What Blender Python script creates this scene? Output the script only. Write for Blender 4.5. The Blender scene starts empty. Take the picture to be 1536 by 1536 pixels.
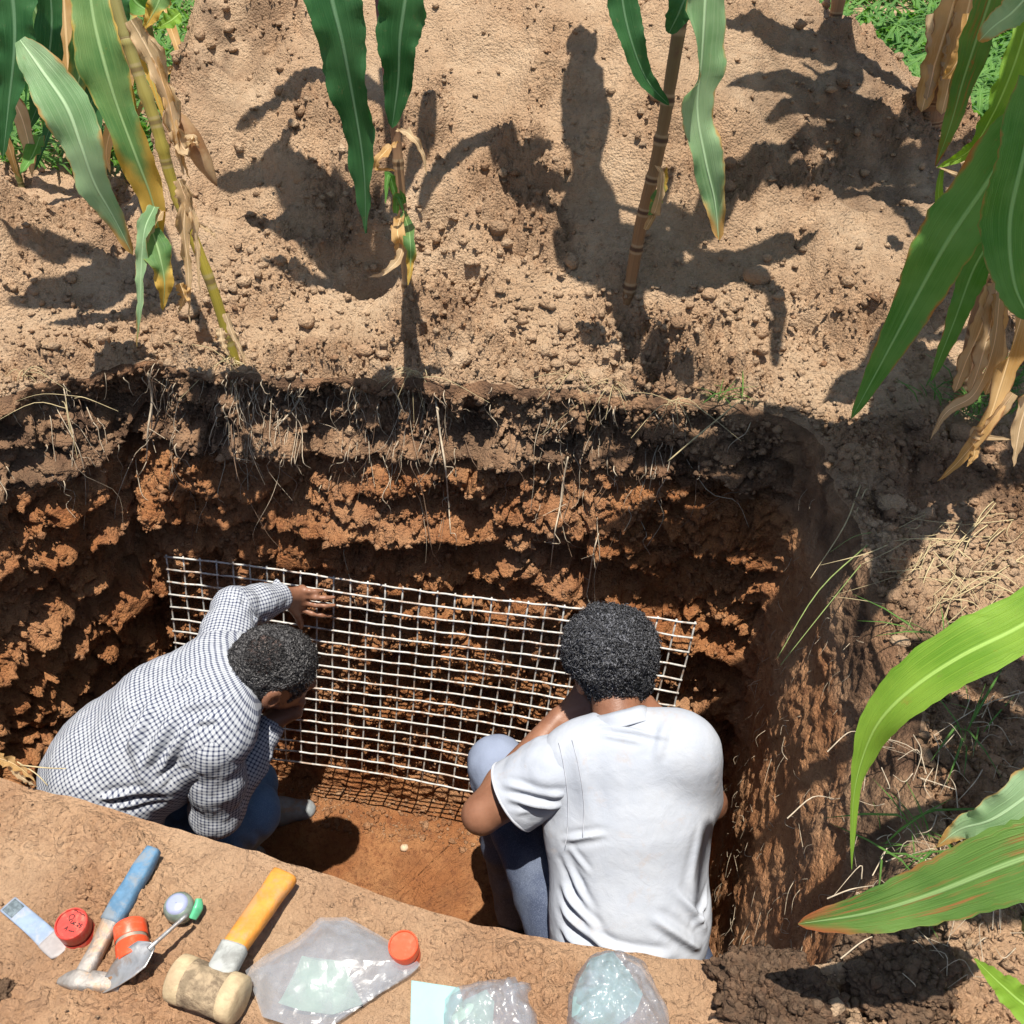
import bpy, math, random
import numpy as np
import openvdb
from mathutils import Vector

# ------------------------------------------------------------------ camera, sky, sun, exposure
SC = bpy.context.scene
COL = SC.collection
PITCH, YAW, FPX = math.radians(40.0), math.radians(14.0), 1450.0
CAM = np.array([0.0, 0.0, 1.4])
FH = np.array([-math.sin(YAW), math.cos(YAW), 0.0])
RT = np.array([math.cos(YAW), math.sin(YAW), 0.0])
FW = FH * math.cos(PITCH) + np.array([0, 0, -math.sin(PITCH)])
UPV = FH * math.sin(PITCH) + np.array([0, 0, math.cos(PITCH)])
cam_data = bpy.data.cameras.new('camera')
cam = bpy.data.objects.new('camera', cam_data)
COL.objects.link(cam)
cam.location = CAM
cam.rotation_euler = (math.pi / 2 - PITCH, 0, YAW)
cam_data.sensor_width = 36.0
cam_data.lens = 36.0 * FPX / 1536.0
cam_data.clip_start = 0.02
cam_data.clip_end = 400
SC.camera = cam

SUN_DIR = np.array([0.048, -0.125, 0.985])          # towards the sun, almost overhead
SUN_DIR /= np.linalg.norm(SUN_DIR)
w = bpy.data.worlds.new('World')
SC.world = w
w.use_nodes = True
nt = w.node_tree
nt.nodes.clear()
bg = nt.nodes.new('ShaderNodeBackground')
sky = nt.nodes.new('ShaderNodeTexSky')
sky.sky_type = 'NISHITA'
sky.sun_disc = False
sky.sun_elevation = math.asin(SUN_DIR[2])
sky.sun_rotation = math.atan2(SUN_DIR[0], SUN_DIR[1])
wo = nt.nodes.new('ShaderNodeOutputWorld')
nt.links.new(sky.outputs[0], bg.inputs[0])
bg.inputs[1].default_value = 0.085
nt.links.new(bg.outputs[0], wo.inputs[0])
sl = bpy.data.lights.new('sun', 'SUN')
sl.energy = 5.0
sl.angle = math.radians(0.5)
sl.color = (1.0, 0.94, 0.84)
sun = bpy.data.objects.new('sun', sl)
COL.objects.link(sun)
sun.rotation_euler = Vector(SUN_DIR).to_track_quat('Z', 'Y').to_euler()
SC.view_settings.view_transform = 'Standard'
SC.view_settings.look = 'None'
SC.view_settings.exposure = 0.70
SC.view_settings.gamma = 1.0
SC.view_settings.use_curve_mapping = False
SC.cycles.max_bounces = 6
SC.cycles.transparent_max_bounces = 16
SC.cycles.use_denoising = True

# ------------------------------------------------------------------ helpers
RNG = np.random.default_rng(7)
random.seed(7)


def A(*v):
    return np.array(v, float)


def ray(x, y):
    d = FW * FPX + RT * (x - 768) + UPV * (768 - y)
    return d / np.linalg.norm(d)


def D(x, y, d):
    """point seen at pixel x, y of the photograph at distance d"""
    return CAM + ray(x, y) * d


def onz(x, y, z):
    r = ray(x, y)
    return CAM + r * (z - CAM[2]) / r[2]


def ony(x, y, Y):
    r = ray(x, y)
    return CAM + r * (Y - CAM[1]) / r[1]


def unit(v):
    v = np.asarray(v, float)
    return v / max(np.linalg.norm(v), 1e-9)


def smooth(a, b, x):
    t = np.clip((x - a) / (b - a), 0, 1)
    return t * t * (3 - 2 * t)


_perm = RNG.permutation(256).astype(np.int32)
_perm = np.concatenate([_perm, _perm, _perm])
_g = RNG.normal(size=(256, 3)).astype(np.float32)
_g /= np.linalg.norm(_g, axis=1)[:, None]


def perlin(p):
    p = np.asarray(p, np.float32)
    i = np.floor(p).astype(np.int32)
    f = p - i
    i &= 255
    u = f * f * f * (f * (f * 6 - 15) + 10)
    out = 0
    for dx in (0, 1):
        wx = u[:, 0] if dx else 1 - u[:, 0]
        a = _perm[i[:, 0] + dx]
        for dy in (0, 1):
            wy = u[:, 1] if dy else 1 - u[:, 1]
            b = _perm[a + i[:, 1] + dy]
            for dz in (0, 1):
                wz = u[:, 2] if dz else 1 - u[:, 2]
                gi = _g[_perm[b + i[:, 2] + dz] & 255]
                dot = gi[:, 0] * (f[:, 0] - dx) + gi[:, 1] * (f[:, 1] - dy) + gi[:, 2] * (f[:, 2] - dz)
                out = out + wx * wy * wz * dot
    return out * 1.6


def fbm(p, octaves=4, gain=0.5, billow=False):
    a, s = 1.0, 0
    for k in range(octaves):
        n = perlin(p + 17.3 * k)
        s = s + a * (np.abs(n) * 2 - 0.7 if billow else n)
        p = p * 2.03
        a *= gain
    return s


def link(name, me, parent=None, mat=None, smoothed=True):
    o = bpy.data.objects.new(name, me)
    COL.objects.link(o)
    if parent is not None:
        o.parent = parent
    if mat is not None and not me.materials:
        me.materials.append(mat)
    if smoothed and len(me.polygons):
        me.polygons.foreach_set('use_smooth', np.ones(len(me.polygons), bool))
    return o


def mesh_np(name, verts, quads=None, tris=None, uv=None, attrs=None):
    """quads / tris: integer arrays; uv: per vertex"""
    me = bpy.data.meshes.new(name)
    verts = np.asarray(verts, np.float32)
    loops, starts, n = [], [], 0
    if quads is not None and len(quads):
        q = np.asarray(quads, np.int32)
        loops.append(q.ravel())
        starts.append(np.arange(len(q), dtype=np.int32) * 4)
        n = q.size
    if tris is not None and len(tris):
        t = np.asarray(tris, np.int32)
        loops.append(t.ravel())
        starts.append(np.arange(len(t), dtype=np.int32) * 3 + n)
    loops = np.concatenate(loops)
    starts = np.concatenate(starts)
    me.vertices.add(len(verts))
    me.vertices.foreach_set('co', verts.ravel())
    me.loops.add(len(loops))
    me.loops.foreach_set('vertex_index', loops)
    me.polygons.add(len(starts))
    me.polygons.foreach_set('loop_start', starts)
    me.update(calc_edges=True)
    if uv is not None:
        l = me.uv_layers.new(name='UVMap')
        l.data.foreach_set('uv', np.asarray(uv, np.float32)[loops].ravel())
    for k, v in (attrs or {}).items():
        a = me.attributes.new(k, 'FLOAT', 'POINT')
        a.data.foreach_set('value', np.asarray(v, np.float32))
    return me


def tag(o, label=None, cat=None, group=None, kind=None):
    if label: o['label'] = label
    if cat: o['category'] = cat
    if group: o['group'] = group
    if kind: o['kind'] = kind
    return o


def thing(name, label, cat, loc=(0, 0, 0), group=None):
    o = bpy.data.objects.new(name, None)
    COL.objects.link(o)
    o.empty_display_size = 0.05
    o.location = loc
    return tag(o, label, cat, group)


def local(o, p):
    """world points -> the thing's own frame (things only translate)"""
    return np.asarray(p, float) - np.array(o.location)


def catmull(pts, n):
    pts = np.asarray(pts, float)
    if len(pts) == 2:
        t = np.linspace(0, 1, n)[:, None]
        return pts[0] * (1 - t) + pts[1] * t
    P = np.vstack([2 * pts[0] - pts[1], pts, 2 * pts[-1] - pts[-2]])
    m = len(pts) - 1
    t = np.linspace(0, m, n)
    k = np.minimum(t.astype(int), m - 1)
    f = (t - k)[:, None]
    a, b, c, d = P[k], P[k + 1], P[k + 2], P[k + 3]
    return 0.5 * (2 * b + (c - a) * f + (2 * a - 5 * b + 4 * c - d) * f ** 2 + (3 * b - a - 3 * c + d) * f ** 3)


def frames(c):
    t = np.gradient(c, axis=0)
    t /= np.linalg.norm(t, axis=1)[:, None] + 1e-9
    n = np.zeros_like(c)
    ref = A(0, 0, 1) if abs(t[0][2]) < 0.9 else A(1, 0, 0)
    n[0] = unit(np.cross(np.cross(t[0], ref), t[0]))
    for i in range(1, len(c)):
        v = n[i - 1] - t[i] * (n[i - 1] @ t[i])
        n[i] = unit(v)
    return t, n, np.cross(t, n)


def tube_np(pts, rad, sides=6, n=None, caps=True, flat=1.0, flatdir=None):
    c = catmull(pts, n) if n else np.asarray(pts, float)
    r = np.interp(np.linspace(0, 1, len(c)), np.linspace(0, 1, len(np.atleast_1d(rad))), np.atleast_1d(rad))
    t, nn, b = frames(c)
    if flatdir is not None:
        nn = np.array([unit(flatdir - tt * (np.asarray(flatdir) @ tt)) for tt in t])
        b = np.cross(t, nn)
    a = np.linspace(0, 2 * math.pi, sides, endpoint=False)
    V = c[:, None, :] + r[:, None, None] * (np.cos(a)[None, :, None] * nn[:, None, :] * flat + np.sin(a)[None, :, None] * b[:, None, :])
    m = len(c)
    V = V.reshape(-1, 3)
    i = np.arange(m - 1)[:, None] * sides
    j = np.arange(sides)[None, :]
    j2 = (j + 1) % sides
    Q = np.stack([i + j, i + j2, i + sides + j2, i + sides + j], -1).reshape(-1, 4)
    T = np.zeros((0, 3), int)
    if caps:
        V = np.vstack([V, c[0], c[-1]])
        jj = np.arange(sides)
        j2 = (jj + 1) % sides
        T = np.vstack([np.stack([np.full(sides, m * sides), j2, jj], -1),
                       np.stack([np.full(sides, m * sides + 1), (m - 1) * sides + jj, (m - 1) * sides + j2], -1)])
    return V, Q, T


class MB:
    """collects shapes into one mesh"""
    def __init__(self):
        self.v, self.q, self.t, self.uv, self.n = [], [], [], [], 0

    def add(self, V, Q=None, T=None, UV=None):
        self.v.append(np.asarray(V, float))
        if Q is not None and len(Q): self.q.append(np.asarray(Q) + self.n)
        if T is not None and len(T): self.t.append(np.asarray(T) + self.n)
        self.uv.append(UV if UV is not None else np.zeros((len(V), 2)))
        self.n += len(V)
        return self

    def tube(self, *a, **k):
        return self.add(*tube_np(*a, **k))

    def build(self, name, mat, parent=None, smoothed=True, loc=None):
        V = np.vstack(self.v)
        if parent is not None: V = V - np.array(parent.matrix_world.translation if False else origin_of(parent))
        me = mesh_np(name, V, np.vstack(self.q) if self.q else None, np.vstack(self.t) if self.t else None, np.vstack(self.uv))
        return link(name, me, parent, mat, smoothed)


def origin_of(o):
    p = np.zeros(3)
    while o is not None:
        p = p + np.array(o.location)
        o = o.parent
    return p


def lathe(profile, axis_from, axis_to, sides=32):
    """profile: (t along the axis in metres, radius)"""
    a, b = np.asarray(axis_from, float), np.asarray(axis_to, float)
    ax = unit(b - a)
    n = unit(np.cross(ax, A(0.3, 0.2, 1) if abs(ax[2]) < .9 else A(1, 0, 0)))
    m = np.cross(ax, n)
    ang = np.linspace(0, 2 * math.pi, sides, endpoint=False)
    V = np.vstack([a + ax * t + r * (np.cos(ang)[:, None] * n + np.sin(ang)[:, None] * m) for t, r in profile])
    k = len(profile)
    i = np.arange(k - 1)[:, None] * sides
    j = np.arange(sides)[None, :]
    j2 = (j + 1) % sides
    Q = np.stack([i + j, i + j2, i + sides + j2, i + sides + j], -1).reshape(-1, 4)
    return V, Q, None


# ------------------------------------------------------------------ materials
class NT:
    def __init__(self, name):
        self.m = bpy.data.materials.new(name)
        self.m.use_nodes = True
        self.t = self.m.node_tree
        self.t.nodes.clear()
        self.out = self.n('ShaderNodeOutputMaterial')

    def n(self, kind, **k):
        x = self.t.nodes.new(kind)
        for a, b in k.items(): setattr(x, a, b)
        return x

    def l(self, a, b):
        self.t.links.new(a, b)

    def put(self, sock, v):
        if hasattr(v, 'is_output'): self.l(v, sock)
        else: sock.default_value = v

    def math(self, op, a, b=None, c=None, clamp=False):
        x = self.n('ShaderNodeMath', operation=op, use_clamp=clamp)
        for i, v in enumerate((a, b, c)):
            if v is not None: self.put(x.inputs[i], v)
        return x.outputs[0]

    def mix(self, f, a, b):
        x = self.n('ShaderNodeMix', data_type='RGBA')
        self.put(x.inputs[0], f)
        self.put(x.inputs[6], a if hasattr(a, 'is_output') else (*a, 1))
        self.put(x.inputs[7], b if hasattr(b, 'is_output') else (*b, 1))
        return x.outputs[2]

    def noise(self, scale, detail=3, rough=0.55, vec=None, dist=0.0):
        x = self.n('ShaderNodeTexNoise')
        x.inputs['Scale'].default_value = scale
        x.inputs['Detail'].default_value = detail
        x.inputs['Roughness'].default_value = rough
        x.inputs['Distortion'].default_value = dist
        self.l(vec if vec is not None else self.pos(), x.inputs['Vector'])
        return x.outputs[0]

    def voronoi(self, scale, vec=None, feature='F1', out=0):
        x = self.n('ShaderNodeTexVoronoi', feature=feature)
        x.inputs['Scale'].default_value = scale
        self.l(vec if vec is not None else self.pos(), x.inputs['Vector'])
        return x.outputs[out]

    def pos(self):
        if not hasattr(self, '_p'): self._p = self.n('ShaderNodeTexCoord').outputs['Object']
        return self._p

    def uvxy(self):
        if not hasattr(self, '_u'):
            u = self.n('ShaderNodeUVMap')
            s = self.n('ShaderNodeSeparateXYZ')
            self.l(u.outputs[0], s.inputs[0])
            self._u = (s.outputs[0], s.outputs[1], u.outputs[0])
        return self._u

    def attr(self, name):
        x = self.n('ShaderNodeAttribute', attribute_name=name)
        return x.outputs['Fac']

    def ramp(self, f, lo, hi):
        x = self.n('ShaderNodeMapRange', clamp=True)
        x.interpolation_type = 'SMOOTHSTEP'
        self.put(x.inputs[0], f)
        x.inputs[1].default_value = lo
        x.inputs[2].default_value = hi
        return x.outputs[0]

    def bump(self, h, strength=0.5, dist=0.01, normal=None):
        x = self.n('ShaderNodeBump')
        x.inputs['Strength'].default_value = strength
        x.inputs['Distance'].default_value = dist
        self.l(h, x.inputs['Height'])
        if normal is not None: self.l(normal, x.inputs['Normal'])
        return x.outputs[0]

    def bsdf(self, color, rough=0.8, normal=None, metal=0.0, spec=0.3, **k):
        b = self.n('ShaderNodeBsdfPrincipled')
        self.put(b.inputs['Base Color'], color if hasattr(color, 'is_output') else (*color, 1))
        self.put(b.inputs['Roughness'], rough)
        b.inputs['Metallic'].default_value = metal
        b.inputs['Specular IOR Level'].default_value = spec
        if normal is not None: self.l(normal, b.inputs['Normal'])
        for a, v in k.items(): self.put(b.inputs[a], v)
        self.b = b
        self.l(b.outputs[0], self.out.inputs[0])
        return b.outputs[0]


def soil_material():
    """one earth: dry tan crust, dark humus, red-orange subsoil, mixed by attributes of the soil itself"""
    m = NT('soil')
    n1 = m.noise(6, 5, 0.6)
    n2 = m.noise(45, 5, 0.7)
    n3 = m.noise(230, 4, 0.7)
    v1 = m.voronoi(140)
    tan = m.mix(m.ramp(n1, 0.35, 0.68), (0.46, 0.312, 0.195), (0.575, 0.415, 0.272))
    tan = m.mix(m.ramp(n2, 0.42, 0.75), tan, (0.47, 0.315, 0.195))
    red = m.mix(m.ramp(n1, 0.35, 0.65), (0.31, 0.122, 0.046), (0.41, 0.19, 0.08))
    red = m.mix(m.ramp(n2, 0.45, 0.72), red, (0.20, 0.075, 0.032))
    dark = m.mix(m.ramp(n2, 0.4, 0.7), (0.075, 0.045, 0.030), (0.15, 0.085, 0.052))
    c = m.mix(m.attr('red'), tan, red)
    c = m.mix(m.attr('dark'), c, dark)
    c = m.mix(m.math('MULTIPLY', m.ramp(m.noise(1.7, 6, .65), .56, .72), .22), c, dark)
    c = m.mix(m.math('MULTIPLY', m.ramp(n3, 0.55, 0.8), 0.35), c, (0.12, 0.065, 0.04))
    h = m.math('ADD', m.math('MULTIPLY', n2, 0.9), m.math('ADD', m.math('MULTIPLY', n3, 0.45), m.math('MULTIPLY', v1, -0.35)))
    nb = m.bump(h, 1.0, 0.018)
    m.bsdf(c, 0.95, nb, spec=0.12)
    return m.m


def plain(name, color, rough=0.6, var=0.25, scale=40, bump=0.0, metal=0.0, spec=0.3, dirt=None, dirt_amt=0.5, bscale=120):
    m = NT(name)
    n = m.noise(scale, 4, 0.6)
    dark = tuple(c * (1 - var) for c in color)
    c = m.mix(m.ramp(n, 0.35, 0.65), color, dark)
    if dirt is not None:
        n2 = m.noise(scale * 0.6, 6, 0.7, dist=0.4)
        c = m.mix(m.math('MULTIPLY', m.ramp(n2, 0.48, 0.62), dirt_amt), c, dirt)
    nb = m.bump(m.noise(bscale, 4, 0.65), bump, 0.004) if bump else None
    m.bsdf(c, rough, nb, metal, spec)
    return m.m


def leaf_material(name, green, light, dry=(0.42, 0.25, 0.10), edge=0.0, tip=2.0, blotch=0.0, dark_side=None):
    """maize blade: pale midrib, parallel veins, browning margin / tip; thin, so light comes through"""
    m = NT(name)
    u, v, uvv = m.uvxy()
    au = m.math('ABSOLUTE', m.math('SUBTRACT', u, 0.5))
    comb = m.n('ShaderNodeCombineXYZ')
    m.l(m.math('MULTIPLY', u, 40.0), comb.inputs[0])
    m.l(m.math('MULTIPLY', v, 1.6), comb.inputs[1])
    veins = m.noise(1.0, 3, 0.6, comb.outputs[0])
    wide = m.noise(7, 3, 0.6)
    c = m.mix(m.ramp(wide, 0.35, 0.65), green, light)
    c = m.mix(m.math('MULTIPLY', m.ramp(veins, 0.42, 0.7), 0.6), c, light)
    c = m.mix(m.math('MULTIPLY', m.ramp(m.noise(60, 4, .7), .6, .8), .35), c, tuple(x * .5 + .04 for x in dry))
    rib = m.math('SUBTRACT', 1.0, m.ramp(au, 0.012, 0.05))
    ribc = tuple(min(1, x * 1.5 + 0.10) for x in light)
    spots = m.ramp(m.noise(24, 5, 0.7), 0.62, 0.74)
    if blotch: c = m.mix(m.math('MULTIPLY', spots, blotch), c, dry)
    if blotch > .6:
        cb = m.n('ShaderNodeCombineXYZ')
        m.l(m.math('MULTIPLY', u, 9.0), cb.inputs[0])
        m.l(m.math('MULTIPLY', v, 2.6), cb.inputs[1])
        c = m.mix(m.math('MULTIPLY', m.ramp(m.noise(1.0, 5, .65, cb.outputs[0]), .52, .66), .75), c, dry)
    wob = m.math('MULTIPLY', m.math('SUBTRACT', m.noise(14, 4, 0.6), 0.5), 0.35)
    if edge: c = m.mix(m.ramp(m.math('ADD', m.math('ADD', au, wob), edge - 0.5), -0.03, 0.06), c, dry)
    if tip < 1.5: c = m.mix(m.ramp(m.math('ADD', m.math('ADD', v, m.math('MULTIPLY', au, 0.35)), wob), tip - 0.06, tip + 0.12), c, dry)
    c = m.mix(m.math('MULTIPLY', rib, 0.8), c, ribc)
    nb = m.bump(m.math('ADD', veins, m.math('MULTIPLY', rib, 0.9)), 0.6, 0.005)
    s = m.bsdf(c, 0.5, nb, spec=0.35)
    tr = m.n('ShaderNodeBsdfTranslucent')
    hs = m.n('ShaderNodeHueSaturation')
    hs.inputs['Value'].default_value = 1.5
    hs.inputs['Saturation'].default_value = 1.15
    m.l(c, hs.inputs['Color'])
    m.l(hs.outputs[0], tr.inputs[0])
    mx = m.n('ShaderNodeMixShader')
    mx.inputs[0].default_value = 0.33
    m.l(s, mx.inputs[1])
    m.l(tr.outputs[0], mx.inputs[2])
    m.l(mx.outputs[0], m.out.inputs[0])
    return m.m


SOIL = soil_material()
M = {}
M['leaf_deep'] = leaf_material('leaf_deep', (0.018, 0.085, 0.022), (0.05, 0.15, 0.05))
M['leaf_pale'] = leaf_material('leaf_pale', (0.15, 0.29, 0.12), (0.30, 0.45, 0.24), (0.45, 0.27, 0.09), edge=0.02, tip=0.93)
M['leaf_turning'] = leaf_material('leaf_turning', (0.07, 0.18, 0.05), (0.18, 0.30, 0.10), (0.50, 0.33, 0.07), edge=0.03, tip=0.62, blotch=0.2)
M['leaf_green'] = leaf_material('leaf_green', (0.065, 0.20, 0.025), (0.14, 0.30, 0.07), (0.36, 0.17, 0.05), edge=0.02, blotch=0.35)
M['leaf_lime'] = leaf_material('leaf_lime', (0.12, 0.27, 0.02), (0.24, 0.41, 0.05), (0.36, 0.16, 0.05), blotch=0.3)
M['leaf_rust'] = leaf_material('leaf_rust', (0.065, 0.155, 0.025), (0.13, 0.24, 0.05), (0.33, 0.11, 0.04), edge=0.0, blotch=0.8, tip=0.99)
M['leaf_dry'] = leaf_material('leaf_dry', (0.42, 0.28, 0.14), (0.60, 0.45, 0.27), (0.30, 0.16, 0.07), edge=0.04, blotch=0.4)
M['leaf_amber'] = leaf_material('leaf_amber', (0.46, 0.26, 0.08), (0.62, 0.42, 0.2), (0.26, 0.12, 0.05), edge=0.03, blotch=0.5)


def stalk_material(name, low, high, node):
    m = NT(name)
    u, v, uvv = m.uvxy()
    comb = m.n('ShaderNodeCombineXYZ')
    m.l(m.math('MULTIPLY', u, 30.0), comb.inputs[0])
    m.l(m.math('MULTIPLY', v, 3.0), comb.inputs[1])
    st = m.noise(1.0, 3, 0.6, comb.outputs[0])
    c = m.mix(m.ramp(v, 0.25, 0.75), low, high)
    c = m.mix(m.math('MULTIPLY', m.ramp(st, 0.4, 0.7), 0.5), c, tuple(x * 0.5 for x in low))
    c = m.mix(m.ramp(m.noise(18, 4, 0.6), 0.58, 0.75), c, node)
    fr = m.math('ABSOLUTE', m.math('SUBTRACT', m.math('FRACT', m.math('MULTIPLY', v, 9.0)), .6))
    c = m.mix(m.math('MULTIPLY', m.math('SUBTRACT', 1.0, m.ramp(fr, .02, .07)), .8), c, tuple(x * .45 for x in node))
    c = m.mix(m.math('MULTIPLY', m.math('SUBTRACT', 1.0, m.ramp(m.math('ABSOLUTE', m.math('SUBTRACT', fr, .09)), .01, .05)), .5), c, (.42, .33, .2))
    m.bsdf(c, 0.55, m.bump(st, 0.4, 0.003), spec=0.35)
    return m.m


M['stalk_purple'] = stalk_material('stalk_purple', (0.36, 0.22, 0.11), (0.10, 0.035, 0.045), (0.22, 0.13, 0.06))
M['stalk_brown'] = stalk_material('stalk_brown', (0.27, 0.15, 0.07), (0.14, 0.11, 0.05), (0.10, 0.045, 0.035))
M['stalk_yellow'] = stalk_material('stalk_yellow', (0.45, 0.36, 0.05), (0.28, 0.25, 0.09), (0.40, 0.27, 0.13))
M['stalk_dry'] = stalk_material('stalk_dry', (0.30, 0.17, 0.09), (0.36, 0.22, 0.12), (0.18, 0.09, 0.05))
M['stalk_green'] = stalk_material('stalk_green', (0.16, 0.2, 0.06), (0.12, 0.2, 0.06), (0.2, 0.17, 0.08))
# ------------------------------------------------------------------ terrain: pit, bench, bank, spoil heap
RIM = A([-1.85, .690], [-.95, .668], [-.46, .640], [-.2, .612], [.12, .640], [.36, .70], [.425, 1.06], [.36, 1.42], [.25, 1.88], [.185, 1.985],
        [-.11, 2.0], [-.76, 1.905], [-1.36, 1.820], [-1.455, 1.803], [-1.485, 1.785], [-1.56, 1.705], [-1.72, 1.57], [-1.80, 1.2])
FLO = A([-1.62, .63], [-.95, .61], [-.46, .585], [-.2, .555], [.14, .585], [.17, .66], [.165, 1.1], [.185, 1.44], [.21, 1.70], [.17, 1.78],
        [-.1, 1.785], [-.8, 1.735], [-1.42, 1.705], [-1.515, 1.695], [-1.54, 1.675], [-1.555, 1.56], [-1.57, 1.36], [-1.58, 1.05])
ZR, ZF = 0.12, -1.37


def chaikin(p, it):
    for _ in range(it):
        n = np.roll(p, -1, 0)
        p = np.stack([p * .75 + n * .25, p * .25 + n * .75], 1).reshape(-1, p.shape[1])
    return p


both = chaikin(np.hstack([RIM, FLO]), 3)
both = np.vstack([both, both[:1]])
seg = np.linalg.norm(np.diff(both[:, :2], axis=0), axis=1)
mid = (both[1:, :2] + both[:-1, :2]) / 2
step = np.where(mid[:, 1] < .9, .0036, np.where(mid[:, 0] > .15, .0042, np.where(mid[:, 0] < -1.5, .0055, .0030)))
step = np.where((mid[:, 1] < .9) & ((mid[:, 0] < -1.25)), .012, step)
cum = np.concatenate([[0], np.cumsum(seg / step)])
NS = int(cum[-1])
tt = np.linspace(0, cum[-1], NS, endpoint=False)
both = np.stack([np.interp(tt, cum, both[:, k]) for k in range(4)], 1)
rim, flo = both[:, :2], both[:, 2:]
nx = np.roll(rim, -1, 0) - np.roll(rim, 1, 0)
nout = np.stack([nx[:, 1], -nx[:, 0]], 1)
nout /= np.linalg.norm(nout, axis=1)[:, None]
if ((rim - rim.mean(0)) * nout).sum() < 0: nout = -nout
k = np.hanning(61); k /= k.sum()
nout = np.stack([np.convolve(np.concatenate([nout[-30:, c], nout[:, c], nout[:30, c]]), k, 'valid') for c in (0, 1)], 1)
nout /= np.linalg.norm(nout, axis=1)[:, None]


def bump2(x, y, cx, cy, rx, ry, h):
    return h * np.exp(-(((x - cx) / rx) ** 2 + ((y - cy) / ry) ** 2))


def ground_z(x, y):
    """level of the ground without its roughness"""
    z = np.full_like(np.asarray(x, float), ZR)
    z = z - .025 * smooth(.75, .2, y) * (x < .6)
    side = smooth(-2.10, -1.60, x + .25 * (y - 2.6)) * smooth(1.5, -.7, x + .2 * (y - 3.2))
    ridge = smooth(2.02, 3.45, y) * (1 - smooth(3.5, 4.5, y))
    z = z + .78 * side * ridge * (1 + .1 * np.sin(x * 2.3 + 1))
    z = z + bump2(x, y, -2.12, 2.18, .30, .24, .27) - .16 * smooth(2.35, 2.8, y) * smooth(-1.7, -2.1, x)
    z = z - .12 * smooth(4.2, 5.5, y)
    z = z + bump2(x, y, .62, 2.35, .5, .45, .10) + bump2(x, y, -.25, 2.75, .25, .3, .06)
    # hollows beside the stems
    for hx, hy, r, dpt in HOLES:
        q_ = ((x - hx) / r) ** 2 + ((y - hy) / (r * .8)) ** 2 + .5 * np.sin(x * 37 + hy * 50) * .3 + .3 * np.sin(y * 41 + x * 23) * .5
        z = z - dpt * np.exp(-np.maximum(q_, 0) ** 2)
    return z


HOLES = []


def G(px, py, lift=0.0):
    """where the sight line through a pixel meets the ground"""
    r = ray(px, py)
    lo, hi = .6, 12.0
    prev = lo
    for t in np.arange(lo, hi, .02):
        p = CAM + r * t
        if p[2] < ground_z(p[0], p[1]):
            a, b = prev, t
            for _ in range(24):
                m_ = (a + b) / 2
                p = CAM + r * m_
                if p[2] < ground_z(p[0], p[1]): b = m_
                else: a = m_
            return CAM + r * a + A(0, 0, lift)
        prev = t
    return CAM + r * 6.0


_h = [(540, 392, .085, .12), (690, 405, .075, .09), (300, 500, .08, .05), (1215, 480, .05, .05), (655, 325, .07, .08), (350, 250, .14, .07), (1280, 215, .20, .09), (400, 300, .07, .05), (1110, 250, .08, .05), (930, 455, .05, .05), (360, 40, .12, .07), (540, 560, .06, .05)]
HOLES = [(*G(a, b)[:2], r, d_) for a, b, r, d_ in _h]

# --- rows
NW, NF = 271, 52
vw = np.linspace(0, 1, NW) ** 1.0
tg = [0.0]
while tg[-1] < 60:
    t_ = tg[-1]
    dt = .0042 if t_ < .45 else (.0042 + (t_ - .45) * .0042 if t_ < 2.3 else (t_ - 1.9) * .09)
    tg.append(t_ + dt)
tg = np.array(tg[1:])
NG = len(tg)


def slit_z(x, a, b):
    return a + (b - a) * (x + 1.3) / 1.35


# wall ----------------------------------------------------------
S, V = np.meshgrid(np.arange(NS), vw, indexing='ij')
S, V = S.ravel(), V.ravel()
e = V ** .55
xy = rim[S] * (1 - e)[:, None] + flo[S] * e[:, None]
z = ZR + (ZF - ZR) * V
p = np.column_stack([xy, z]).astype(np.float32)
back = smooth(1.30, 1.62, rim[S, 1]) * smooth(.26, .10, rim[S, 0])
rgt = smooth(.16, .28, rim[S, 0]) * smooth(.66, .74, rim[S, 1])
front = smooth(.9, .72, rim[S, 1])
edge_r = fbm(np.column_stack([rim[S] * 5, np.zeros(len(S))]), 3)            # wandering rim
wander = .022 * edge_r * np.exp(-V * 9)
rough = (.020 * fbm(p * A(4.2, 4.2, 6.5), 2) + .022 * fbm(p * A(11, 11, 16) + 3, 2)
         + .017 * fbm(p * A(26, 26, 34) + 7, 2, billow=True) + .0065 * fbm(p * 80, 2))
ter = perlin(p * A(7, 7, 10) + 11)
ter2 = perlin(p * A(15, 15, 18) + 21)
arc = np.concatenate([[0], np.cumsum(np.linalg.norm(np.diff(rim, axis=0), axis=1))])


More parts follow.
